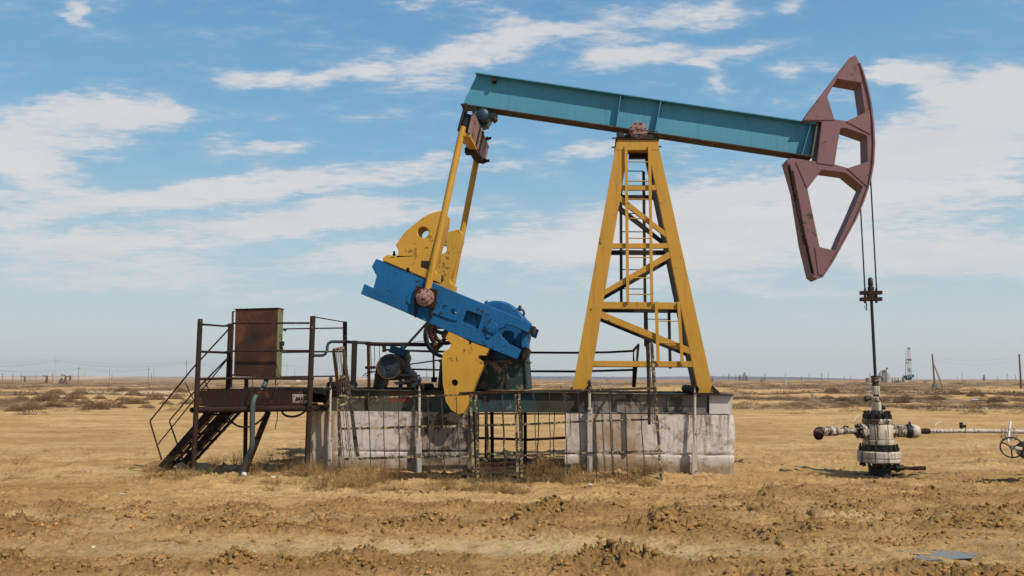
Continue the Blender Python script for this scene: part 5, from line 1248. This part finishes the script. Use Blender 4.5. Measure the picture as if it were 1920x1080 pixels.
# gate valve at right edge
VY = 13.1; vc = PY(1921, 843, VY); GV = thing('gate_valve', Vector((vc.x+.1, vc.y, 0)), 'white gate valve with black spoked handwheel at the right edge', 'valve')
vd = (PY(1897,839,VY-.25)-vc).normalized()
mb = MB(); mb.lathe(vc-vd*.3, vd, [(.10,-.5),(.10,0),(.165,.02),(.165,.07),(.14,.09),(.15,.24),(.125,.33),(.10,.36)], 28); mb.lathe(vc+U*.45-Z*.0, -Z, [(.075,-.07),(.075,.8)], 20); mb.lathe(vc, U, [(.075,0),(.075,.5)], 20); mb.lathe(vc-vd*.1, -N, [(.09,0),(.09,.16),(.14,.16),(.14,.22)], 20)
obj('valve_body', mb, M_['whiteoily'], GV, .004)
hc = PY(1897,839,VY-.25); mb = MB(); mb.tube([vc, hc+vd*.03], .030, 10); obj('stem', mb, M_['rodpipe'], GV)
wd = (vd*.75-N*.0+Vector((-.1,-1,0))*.75).normalized()
mb = MB(); mb.ring(hc, wd, .155, .0115, 36, 8); ref = wd.cross(Z).normalized(); up_ = ref.cross(wd).normalized(); mb.lathe(hc-wd*.02, wd, [(.03,0),(.035,.02),(.03,.045)], 12)
for k in range(3):
    a = k*2*math.pi/3+.5; d_ = ref*math.cos(a)+up_*math.sin(a); d2 = ref*math.cos(a+.5)+up_*math.sin(a+.5); mb.tube([hc, hc+d_*.08+d2*.02, hc+d_*.155], .011, 8)
obj('handwheel', mb, M_['darkiron'], GV)
mb = MB(); mb.bar(PY(1894.6,790,VY-.1), PY(1890,830,VY-.25), .022, .030, N); obj('lever', mb, M_['whitebox'], GV, .002)

# ============================================================ SMALL THINGS ON THE GROUND
def crumple(name, px, py, s_, mt, label, cat, flat=.35, seed=1, z0=0):
    rr = random.Random(seed); bm = bmesh.new(); bmesh.ops.create_icosphere(bm, subdivisions=2, radius=1)
    p = on(G0(px, py)) ; mb = MB(); vs = []
    for v in bm.verts:
        k = 1+rr.uniform(-.35, .35); vs.append(p+Vector((v.co.x*s_*k, v.co.y*s_*k*.8, (v.co.z*flat+flat*.7)*s_*k)))
    mb.add(vs, [tuple(v.index for v in f.verts) for f in bm.faces]); bm.free(); return tag(obj(name, mb, mt, None, 0, 20, loc=p), label, cat)
litm = paint('dirty white litter', (.58, .57, .54), amt=.05, streak=.2); litb = paint('pale blue plastic', (.42, .50, .56), amt=.03, streak=.1)
stone = paint('grey stone', (.36, .30, .22), amt=.1, streak=.1); cl_ = paint('large clod', (.29, .175, .075), worn=(.2, .11, .04), amt=.3, streak=.1, bump=1.0)
crumple('litter', 457, 902, .045, litm, 'crumpled white litter on the earth left of the foundation', 'litter', .8, 2)
crumple('litter', 511, 908, .045, litm, 'flat white scrap among the weeds near the foundation', 'litter', .3, 3)
crumple('plastic_bag', 1828, 755, .30, litb, 'pale blue plastic bag lying on the plain far right', 'litter', .35, 4)
crumple('plastic_bag', 1845, 767, .18, litm, 'white plastic scrap on bare sand far right', 'litter', .25, 5)
crumple('litter', 228, 927, .04, litb, 'bluish scrap on bare earth at the left', 'litter', .2, 6)
crumple('stone', 176, 1027, .022, litm, 'small white stone on the smooth wheel track at the left', 'stone', .6, 7)
crumple('stone', 1106, 922, .032, litm, 'white stone on the earth below the right fence panel', 'stone', .5, 8)
crumple('stone', 447, 1033, .025, stone, 'dark pebble on the pale wheel track, left of two', 'stone', .7, 9)
crumple('stone', 476, 1037, .022, stone, 'dark pebble on the pale wheel track, right of two', 'stone', .7, 10)
crumple('dirt_lump', 1528, 977, .085, cl_, 'large rounded lump of earth on the open ground below the wellhead', 'lump of earth', .8, 11)
crumple('dirt_lump', 1163, 905, .12, cl_, 'broken lump of earth at the foot of the right fence post', 'lump of earth', .6, 12)
crumple('dirt_lump', 1192, 901, .10, cl_, 'smaller crumbling lump of earth beside the fence foot', 'lump of earth', .6, 13)

# ============================================================ DISTANCE
farwood = paint('weathered pole wood', (.26, .22, .18), amt=.05, streak=.2, sc=.3); farconc = paint('pale concrete pole', (.42, .36, .29), amt=.05, streak=.2, sc=.3)  # pole colours lightened to stand in for distance haze
fardark = paint('dark distant iron', (.12, .10, .09), amt=.1, sc=.3); farrust = paint('distant rusty red iron', (.13, .065, .05), amt=.1, sc=.3)
def FP(px, Y, py=None):
    u = (px-CX)/F; v = 0; p = Vector((0, 0, 0))
    if py is not None: return PY(px, py, Y)
    r_ = ray(px, 712); x = r_.x/r_.y*Y; return Vector((x, Y, gz(x, Y)))
def pole(px, ytop, Y, label, lean=0, mt=None, arms=1, group=None, th=.16, name='utility_pole'):
    b = FP(px, Y)-Z*.4; t = PY(px+lean, ytop, Y); th = max(.7*th, .24*Y/800)
    o = thing(name, b, label, 'utility pole', group); mb = MB(); mb.tube([b, t], th, 6, r2=th*.7); obj('shaft', mb, mt or farwood, o)
    H_ = t.z-b.z
    for k in range(arms):
        z_ = t-Z*H_*(.14+.09*k); mb = MB(); mb.bar(z_-Vector((1, 0, 0))*H_*.085, z_+Vector((1, 0, 0))*H_*.085, th, th*.9, Vector((0, 1, 0)))
        for s_ in (-1, 1): mb.bar(z_+Vector((s_*H_*.08, 0, 0)), z_+Vector((s_*H_*.08, 0, H_*.035)), th*.5, th*.5, Vector((0, 1, 0)))
        obj('crossarm', mb, mt or farwood, o)
    return b, t
P1 = pole(103, 668, 300, 'tall pale concrete power pole left of the distant pump jack', 2.2, farconc, 2)
P2 = pole(147, 687, 420, 'dark power pole with one crossarm right of the distant pump jack', 1, fardark)
P3 = pole(159, 695, 480, 'short pale post with a lamp beyond the distant pump jack', .5, farconc, 1, None, .15, 'lamp_post')
P4 = pole(205, 689, 430, 'pale slim pole on the plain left of the stairs', 1, farwood, 0)
pole(210, 699, 600, 'faint short pole just right of a taller pale pole', 0, fardark, 0)
P5 = pole(278, 688, 430, 'dark pole with crossarm in the left middle distance', 1, fardark)
P6 = pole(288, 689, 520, 'slim pale pole close right of a dark crossarm pole', 1, farwood, 0); pole(284, 699, 800, 'tiny faint pole between two taller poles', 0, fardark, 0)
P7 = pole(349.5, 673, 300, 'tall pole with crossarm seen left of the platform post', .5, farwood, 2)
P8 = pole(537, 680, 320, 'pole with crossarm seen right of the rusty cabinet', .3, farconc, 1)
P9 = pole(553, 691, 420, 'short reddish pole seen just right of the cabinet', 0, farrust, 0)
pole(376, 690, 520, 'pole seen through the stair railings', 0, farwood, 1); pole(398, 690, 620, 'faint pole seen between the two left platform posts', 0, farwood, 0)
pole(5, 700, 700, 'faint pole at the far left edge', 0, fardark, 0); pole(24, 700, 700, 'faint pole near the left edge, second from the edge', 0, fardark, 0); pole(40, 699, 650, 'dark pole beside the small distant pump head at far left', 0, fardark, 1)
pole(67, 699, 650, 'faint pole between the two small far pumps on the left', 0, farwood, 0); pole(135, 699, 700, 'faint pole right behind the distant pump jack', 0, farwood, 0)
pole(99, 699, 520, 'short dark double pole just left of the tall concrete pole', 0, fardark, 2)
AP = FP(1752, 160); AT = PY(1748, 663, 160); o = thing('braced_pole', AP, 'reddish pole with a diagonal prop forming an A on the right', 'utility pole')
mb = MB(); mb.tube([AP-Z*.3, AT], .19, 8, r2=.13)
for k in (0, .5, 1.0): mb.bar(AT-Z*(.6+k)-Vector((.25, 0, 0)), AT-Z*(.6+k)+Vector((.25, 0, 0)), .06, .06, Vector((0, 1, 0)))
obj('shaft', mb, paint('reddish pole', (.16, .085, .06), sc=.5), o); mb = MB(); q = FP(1768, 160); mb.tube([q-Z*.3, AP.lerp(AT, .74)], .17, 8, r2=.12); obj('prop', mb, farwood, o)
mb = MB(); mb.box(AP+Z*.2, Vector((.4, 0, 0)), Vector((0, .3, 0)), Z*.45); obj('footing', mb, paint('bluish footing', (.10, .12, .13), sc=.5), o, .05)
b_ = FP(1913.5, 150); t_ = PY(1911, 664, 150); o = thing('utility_pole', b_, 'plain reddish pole near the right edge', 'utility pole'); mb = MB(); mb.tube([b_-Z*.3, t_], .18, 8, r2=.13); obj('shaft', mb, farrust, o); mb = MB(); mb.bar(t_-Z*.5-Vector((.25,0,0)), t_-Z*.5+Vector((.25,0,0)), .06, .06, Vector((0,1,0))); obj('crossarm', mb, farwood, o)
gh = 'tiny poles along the right horizon'
for i, (px, yt, Y, arms) in enumerate(((1356,702,900,0),(1366,701,850,0),(1367.5,700,700,1),(1379,701,900,0),(1381.5,703,900,0),(1391,702,900,0),(1405,703,950,0),(1434,700,700,1),(1473,699,600,1),(1503,705,900,0),(1517,699,650,1),(1540,699,600,2),(1553,699,650,1),(1583,705,950,0),(1595,704,900,1),(1631,699,700,1),(1719,700,700,1),(1762,705,900,0),(1804,699,650,1),(1888,700,600,2),(1904,703,800,1),(1134,705,900,0),(1149,705,900,0),(1010,706,950,0),(1870,706,900,0),(1050,706,950,0),(720,700,700,0),(800,688,420,0),(1795,706,900,0))):
    pole(px, yt, Y, 'tiny pole standing on the distant right horizon' if px > 1300 else 'tiny pole on the horizon behind the machine', 0, fardark if i % 2 else farwood, arms, gh if px > 1300 else 'tiny poles on the horizon behind the machine')
# sagging wires between the left poles
def wire(a, b, sag, n=14, label=''):
    mb = MB(); pts = []
    for i in range(n+1):
        k = i/n; p = a.lerp(b, k); p.z -= sag*4*k*(1-k); pts.append(p)
    rr_ = .011*(a.y+b.y)/2/300; mb.tube(pts, rr_, 4); tag(obj('power_line', mb, M_['cable'], None, loc=a), label, 'power line', 'faint overhead wires on the left')
lw = 'faint overhead wire strung between poles on the left plain'
def at_(P_, k, s_): b, t = P_; return b.lerp(t, k)+Vector((s_*(t.z-b.z)*.08, 0, 0))
for k, s_ in ((.96, 0), (.87, -1), (.87, 1)):
    L0 = PY(-60, 685 if k < .9 else 676, 260); wire(L0, at_(P1, k, s_), 1.2, label=lw); wire(at_(P1, k, s_), at_(P7, k, s_), 2.2, label=lw); wire(at_(P7, k, s_), at_(P8, k, s_), 2.0, label=lw)
    wire(at_(P2, k, s_), at_(P5, k, s_), 1.5, label=lw); wire(PY(-40, 690, 430), at_(P2, k, s_), 2.0, label=lw)
wire(at_(P8, .9, 0), PY(720, 691, 360), 1.5, label=lw)
wr = 'faint overhead wire strung past the propped pole on the right'
for k in (0, .8): wire(AT-Z*(.5+k), t_-Z*(.2+k), 1.0, label=wr); bpy.data.objects[-1]
for o in bpy.data.objects:
    if o.get('label') == wr: o['group'] = 'faint overhead wires on the right'

def mini_jack(px, pyb, Y, s_, label, flip=1, mt=fardark):
    b = FP(px, Y); o = thing('pump_jack', b, label, 'pump jack'); X = Vector((flip*s_, 0, 0)); Zs = Z*s_; Yv = Vector((0, s_, 0))
    def q(x, z): return b+X*x+Zs*z
    mb = MB(); mb.bar(q(-3.6, .5), q(2.6, .5), 1.2*s_, .7*s_, Vector((0, 1, 0))); obj('base', mb, mt, o)
    mb = MB()
    for x in (-.9, .9): mb.bar(q(x+.6, .8), q(.6+x*.15, 5.2), .9*s_, .32*s_, Vector((0, 1, 0)))
    mb.bar(q(.05, 2.2), q(1.15, 2.2), .8*s_, .2*s_, Vector((0, 1, 0))); obj('tower', mb, farrust, o)
    mb = MB(); mb.bar(q(-2.4, 6.4), q(3.2, 4.7), .4*s_, .55*s_, Vector((0, 1, 0))); obj('walking_beam', mb, mt, o)
    mb = MB(); mb.prism([q(3.0, 6.2), q(3.9, 5.4), q(4.1, 4.2), q(3.7, 3.0), q(3.0, 1.9), q(2.8, 3.8)], Yv*.5); obj('horse_head', mb, mt, o)
    mb = MB(); mb.tube([q(-2.3, 6.3), q(-2.0, 2.4)], .1*s_, 5); mb.bar(q(-3.6, 1.6), q(-.8, 3.2), .6*s_, .5*s_, Vector((0, 1, 0))); mb.prism([q(-3.2, 2.4), q(-1.6, 3.4), q(-1.8, 4.2), q(-2.8, 3.9)], Yv*.5); obj('crank', mb, farrust, o)
    mb = MB(); mb.box(q(-2.9, 1.3), X*.5, Yv*.5, Zs*.6); mb.box(q(-1.2, 1.4), X*.6, Yv*.5, Zs*.8); obj('gearbox', mb, mt, o)
    mb = MB(); mb.tube([q(3.9, 3.2), q(3.9, .6)], .07*s_, 4); obj('rod', mb, mt, o)
mini_jack(121, 716, 260, .50*1.0, 'small rusty pump jack on the plain at the far left')
bpy.data.objects
mini_jack(1429, 711, 560, .42, 'tiny pump jack on the horizon right of the tower', 1); mini_jack(1332, 711, 560, .62, 'tiny pump jack on the horizon just right of the yellow tower foot', -1)
mini_jack(1139, 712, 700, .40, 'tiny pump jack on the horizon between the tower legs', 1)
def small_head(px, ytop, Y, label, lean, mt):
    b = FP(px, Y); t = PY(px+lean, ytop, Y); o = thing('pump_jack', b, label, 'pump jack'); w_ = (t.z-b.z)
    mb = MB(); mb.prism([b+Vector((-.08*w_, 0, 0)), b+Vector((.10*w_, 0, 0)), t+Vector((.08*w_, 0, -.35*w_)), t+Vector((.03*w_, 0, 0)), t+Vector((-.06*w_, 0, -.3*w_))], Vector((0, 1, 0))); obj('tower', mb, mt, o)
    mb = MB(); mb.bar(t+Vector((-.45*w_, 0, -.02*w_)), t+Vector((.12*w_, 0, -.12*w_)), .5, .08*w_, Vector((0, 1, 0))); mb.bar(b+Vector((-.35*w_, 0, .05*w_)), b+Vector((.35*w_, 0, .05*w_)), .6, .1*w_, Vector((0, 1, 0))); obj('walking_beam', mb, mt, o)
small_head(46, 705.5, 420, 'small dark pump seen end on at the far left', -.5, fardark); small_head(86, 704, 320, 'small rust red pump seen end on left of the concrete pole', .6, farrust)
# lattice masts on the horizon
def mast(px, ytop, Y, wpx, label, mt, legs=4, name='lattice_mast', bands=()):
    b = FP(px, Y); t = PY(px, ytop, Y); H_ = t.z-b.z; w0 = wpx/2*Y/F; o = thing(name, b, label, 'mast'); th = max(.10, .30*Y/800)
    mb = MB()
    for sx_ in (-1, 1):
        for sy_ in (-1, 1): mb.bar(b+Vector((sx_*w0, sy_*w0, -.2)), t+Vector((sx_*w0*.25, sy_*w0*.25, 0)), th, th, Vector((0, 1, 0)))
    for k in range(7):
        a0 = b.lerp(t, k/7); a1 = b.lerp(t, (k+1)/7); f0 = 1-.75*k/7; f1 = 1-.75*(k+1)/7
        for sy_ in (-1, 1): mb.bar(a0+Vector((-w0*f0, sy_*w0*f0, 0)), a1+Vector((w0*f1, sy_*w0*f1, 0)), th*.6, th*.6, Vector((0, 1, 0))); mb.bar(a0+Vector((-w0*f0, sy_*w0*f0, 0)), a0+Vector((w0*f0, sy_*w0*f0, 0)), th*.6, th*.6, Vector((0, 1, 0)))
    obj('frame', mb, mt, o); return o, b, t
mast(1396, 698, 700, 6, 'small lattice mast on the horizon right of the tower', fardark); mast(1387, 703, 800, 3, 'smaller lattice mast left of the larger one on the horizon', fardark); mast(1845, 703, 800, 3.5, 'tiny tripod mast on the right horizon', fardark); mast(1400, 704, 820, 3, 'short dark mast just right of the larger horizon mast', fardark)
# drilling rig
RG = FP(1706, 420); RT = PY(1704, 653, 420); o = thing('drilling_rig', RG, 'tall lattice drilling rig with red bands and blue base on the right horizon', 'drilling rig'); k0 = 420/F
def rq_(x, y, d=0): return PY(x, y, 420)+Vector((0, d, 0))
whr = paint('white lattice steel', (.34, .34, .34), amt=.1, sc=.3); mb = MB()
for (x0, x1) in ((1701.5, 1702), (1710, 1706)):
    for d_ in (0, 2.0): mb.bar(rq_(x0, 710, d_), rq_(x1, 654, d_), .20, .20, Vector((0, 1, 0)))
for k in range(12):
    ya, yb = 708-k*4.5, 708-(k+1)*4.5; xa = (1701.5+k*.04, 1710-k*.33); mb.bar(rq_(xa[0], ya), rq_(xa[1]-.3, yb), .13, .13, Vector((0, 1, 0))); mb.bar(rq_(xa[0], yb), rq_(xa[1]-.3, yb), .13, .15, Vector((0, 1, 0)))
obj('lattice', mb, whr, o)
mb = MB(); mb.prism([rq_(1703.2, 673, -.2), rq_(1708.6, 673, -.2), rq_(1709, 675.8, -.2), rq_(1703, 675.8, -.2)], Vector((0, 2.5, 0))); obj('red_band', mb, farrust, o)
mb = MB(); mb.prism([rq_(1703.2, 679, -.2), rq_(1708.6, 679, -.2), rq_(1709, 681.5, -.2), rq_(1703, 681.5, -.2)], Vector((0, 2.5, 0))); mb.prism([rq_(1706,690,-.2), rq_(1709,690,-.2), rq_(1709.3,698,-.2), rq_(1706,698,-.2)], Vector((0,2,0))); obj('pale_band', mb, whr, o)
mb = MB(); mb.box(rq_(1704, 653), Vector((.5, 0, 0)), Vector((0, .5, 0)), Z*.35); obj('crown_block', mb, fardark, o)
mb = MB(); mb.prism([rq_(1702, 704), rq_(1710, 704), rq_(1711, 702), rq_(1714.5, 702), rq_(1714.5, 707), rq_(1711, 708.5), rq_(1711, 710.5), rq_(1705, 710.5), rq_(1702, 707.5)], Vector((0, 5, 0))); mb.box(rq_(1707, 710.6, 2), Vector((.6,0,0)), Vector((0,2,0)), Z*.6); obj('blue_base', mb, paint('blue rig base', (.012, .10, .17), sc=.3), o)
# low sheds, tanks and vehicles by the rig
for i, (x0, x1, y0, y1, Y, col_, nm, lab, cat) in enumerate(((1681,1690,707.5,710.5,430,(.03,.07,.06),'truck','dark green truck parked left of the drilling rig','truck'),(1690.5,1699,708.5,711.5,400,(.40,.40,.38),'trailer','pale trailer parked against the drilling rig','trailer'),(1697,1703,707.5,711,435,(.36,.36,.36),'tank','small grey tank between trailer and drilling rig','tank'),(1731,1737,709.5,711.5,460,(.05,.06,.06),'car','dark car parked right of the drilling rig','car'),(1738,1743,708.8,711,480,(.22,.28,.30),'trailer','pale blue trailer right of the dark parked car','trailer'),(1808,1812,709.5,711,500,(.05,.07,.10),'truck','small dark truck on the right horizon','truck'),(1717,1720,710,711.5,450,(.04,.04,.04),'car','black car just right of the drilling rig base','car'),(167,173,709.5,712.5,420,(.62,.60,.58),'hut','small white hut with reddish roof on the left plain','hut'),(174,180,711,714,400,(.45,.42,.38),'tank','low pale tank beside the white hut on the left','tank'),(555,562,708.5,711.5,700,(.7,.68,.66),'hut','white hut on the horizon right of the cabinet','hut'))):
    a = PY(x0, y1, Y); b = PY(x1, y0, Y); b_ = Vector((a.x, Y, gz(a.x, Y)-.1)); Wd = b.x-a.x; H_ = (y1-y0)/F*Y; mt = paint('far paint %d' % i, col_, amt=.08, sc=.3)
    o = thing(nm, b_, lab, cat); mb = MB(); dpt = Vector((0, 3, 0))
    if nm in ('truck', 'car'):
        mb.prism([b_+Vector((x*Wd, 0, z*H_)) for x, z in ((0,.12),(1,.12),(1,.55),(.78,.95),(.42,.95),(.36,.6),(0,.55))], dpt); obj('body', mb, mt, o, .04)
        for x in (.2, .78): mb = MB(); mb.lathe(b_+Vector((x*Wd, -.05, .12*H_)), Vector((0, 1, 0)), [(.14*H_, 0), (.14*H_, .3)], 12); obj('wheel', mb, M_['cable'], o)
    elif nm == 'tank':
        mb.lathe(b_+Vector((0, 1, H_*.5)), Vector((1, 0, 0)), [(H_*.3, 0), (H_*.45, .15), (H_*.45, Wd-.15), (H_*.3, Wd)], 16); obj('shell', mb, mt, o); mb = MB(); mb.bar(b_+Vector((Wd*.2, 1, 0)), b_+Vector((Wd*.2, 1, H_*.4)), .5, .2, Vector((0, 1, 0))); mb.bar(b_+Vector((Wd*.8, 1, 0)), b_+Vector((Wd*.8, 1, H_*.4)), .5, .2, Vector((0, 1, 0))); obj('saddle', mb, fardark, o)
    else:
        mb.prism([b_+Vector((x*Wd, 0, z*H_)) for x, z in ((0,0),(1,0),(1,.72),(0,.72))], dpt); obj('wall', mb, mt, o, .02); mb = MB(); mb.prism([b_+Vector((x*Wd, -.1, z*H_)) for x, z in ((-.04,.72),(1.04,.72),(.5,1.0))], dpt*1.06); obj('roof', mb, farrust if 'reddish' in lab else mt, o)
# arched hut with railing
HY = 130; hb = FP(1656, HY); o = thing('arched_hut', hb, 'grey arched sheet metal hut behind the wellhead', 'hut')
sheet = paint('grey corrugated sheet', (.30, .31, .315), worn=(.16, .14, .12), amt=.08, streak=.4, sc=.5); q = [PY(x, y, HY) for x, y in ((1645,716.5),(1646,702),(1651,694.5),(1655,693),(1660,693.5),(1666,701.5),(1666.5,716.5))]
mb = MB(); mb.prism(q, Vector((1.6, 2.6, 0))); obj('shell', mb, sheet, o); mb = MB()
for x, y in ((1650,698),(1655.5,695),(1661,697)): mb.bar(PY(x, 716, HY-.05), PY(x, y, HY-.05), .05, .08, Vector((0, 1, 0)))
obj('rib', mb, sheet, o); mb = MB(); mb.box(PY(1657, 697, HY-.1), Vector((.10, 0, 0)), Vector((0, .05, 0)), Z*.10); obj('vent', mb, fardark, o)
mb = MB(); mb.bar(PY(1663,716,HY-.3), PY(1662,690,HY-.3), .07, .07, Vector((0,1,0))); mb.box(PY(1663,691,HY-.3), Vector((.12,0,0)), Vector((0,.1,0)), Z*.14); obj('lamp_mast', mb, fardark, o)
o = thing('railing', FP(1650, HY-4), 'dark railing with end boards in front of the arched hut', 'railing'); mb = MB(); mb.bar(PY(1626,709,HY-4), PY(1696,708.5,HY-4), .05, .07, Vector((0,1,0))); obj('rail', mb, fardark, o)
for x in (1645, 1652, 1661, 1673, 1678, 1684): mb = MB(); mb.bar(PY(x,717,HY-4), PY(x,708,HY-4), .06, .10, Vector((0,1,0))); obj('post', mb, fardark, o)
for x0, x1, yt in ((1624,1629,708.5),(1692.5,1695.5,706.5)): mb = MB(); mb.prism([PY(x0,yt,HY-4),PY(x1,yt,HY-4),PY(x1,717,HY-4),PY(x0,717,HY-4)], Vector((0,.2,0))); obj('board', mb, farrust if x0 < 1650 else fardark, o)
b_ = on(G0(1473, 725)); t2 = PY(1472, 710.5, b_.y); mb = MB(); mb.bar(b_-Z*.3, t2, .36, .36, Vector((0,1,0))); tag(obj('marker_post', mb, farconc, None, .03, loc=b_), 'short pale concrete marker post standing on the plain right of the tower', 'marker post')
for i, (a, b, lab) in enumerate(((((1436,738)), (1443,746), 'thin pale pole lying on sand right of the tower, left one'), ((1521,738), (1533,748), 'thin pale pole lying on sand between the tower and the wellhead'), ((1598,792), (1614,780), 'pale stick lying on the ground left of the wellhead body'), ((1752,801), (1764,791), 'short pale stick lying behind the white flow pipe'))):
    p, q = on(G0(*a)), on(G0(*b)); mb = MB(); mb.tube([p+Z*.02, p.lerp(q, .5)+Z*.05, q+Z*.03], .022 if i > 1 else .06, 6); tag(obj('stick', mb, farconc, None, loc=p), lab, 'stick')

# ------------------------------------------------------------ far hills
def ridge(name, x0, x1, Y, prof, col_):
    n = 160; co = []; fs = []; mb = MB()
    for j, (dy, k) in enumerate(((-500, 0), (-150, .55), (0, 1), (300, .9), (900, .2))):
        for i in range(n+1):
            px = x0+(x1-x0)*i/n; p = PY(px, 712, Y); h = prof(px)/F*Y*k*(1+.12*float(perlin(px*.05+j*7, 3.1)))+(.0 if k else -6)
            co.append(Vector((p.x, Y+dy, h)))
    mb.add(co, [(j*(n+1)+i, j*(n+1)+i+1, (j+1)*(n+1)+i+1, (j+1)*(n+1)+i) for j in range(4) for i in range(n)])
    m_, t, b = newmat(name+' soil'); v = t.n('ShaderNodeTexCoord').outputs['Object']; c = t.mix(t.sm(t.noise(t.mp(v, sc=(.002, .002, .03)), 1.0, 6, .7), .35, .65), sc3(col_, .7), sc3(col_, 1.35)); t.L(c, b.inputs['Base Color']); b.inputs['Roughness'].default_value = .95
    return tag(obj(name, mb, m_, None, 0, 60), kind='structure')
ridge('hills', -500, 730, 5200, lambda x: 6.0*sst(760, 620, x)*(1+.15*math.sin(x*.013)), (.40, .27, .19))
ridge('hills', 690, 1640, 6200, lambda x: 5.2*sst(670, 760, x)*sst(1660, 1450, x)*(1+.12*math.sin(x*.02)), (.10, .105, .12))

# ------------------------------------------------------------ haze
mb = MB(); mb.box(Vector((0, 4200, 96)), Vector((7000, 0, 0)), Vector((0, 4500, 0)), Z*103)
hm = bpy.data.materials.new('pale haze'); hm.use_nodes = True; ht = NT(hm.node_tree); ho = ht.n('ShaderNodeOutputMaterial'); hv = ht.n('ShaderNodeVolumePrincipled')
hv.inputs['Color'].default_value = (.97, .98, 1.0, 1); hv.inputs['Density'].default_value = .00006; hv.inputs['Anisotropy'].default_value = .3; ht.L(hv.outputs[0], ho.inputs['Volume'])
tag(obj('haze', mb, hm, None, 0, 0), kind='stuff')
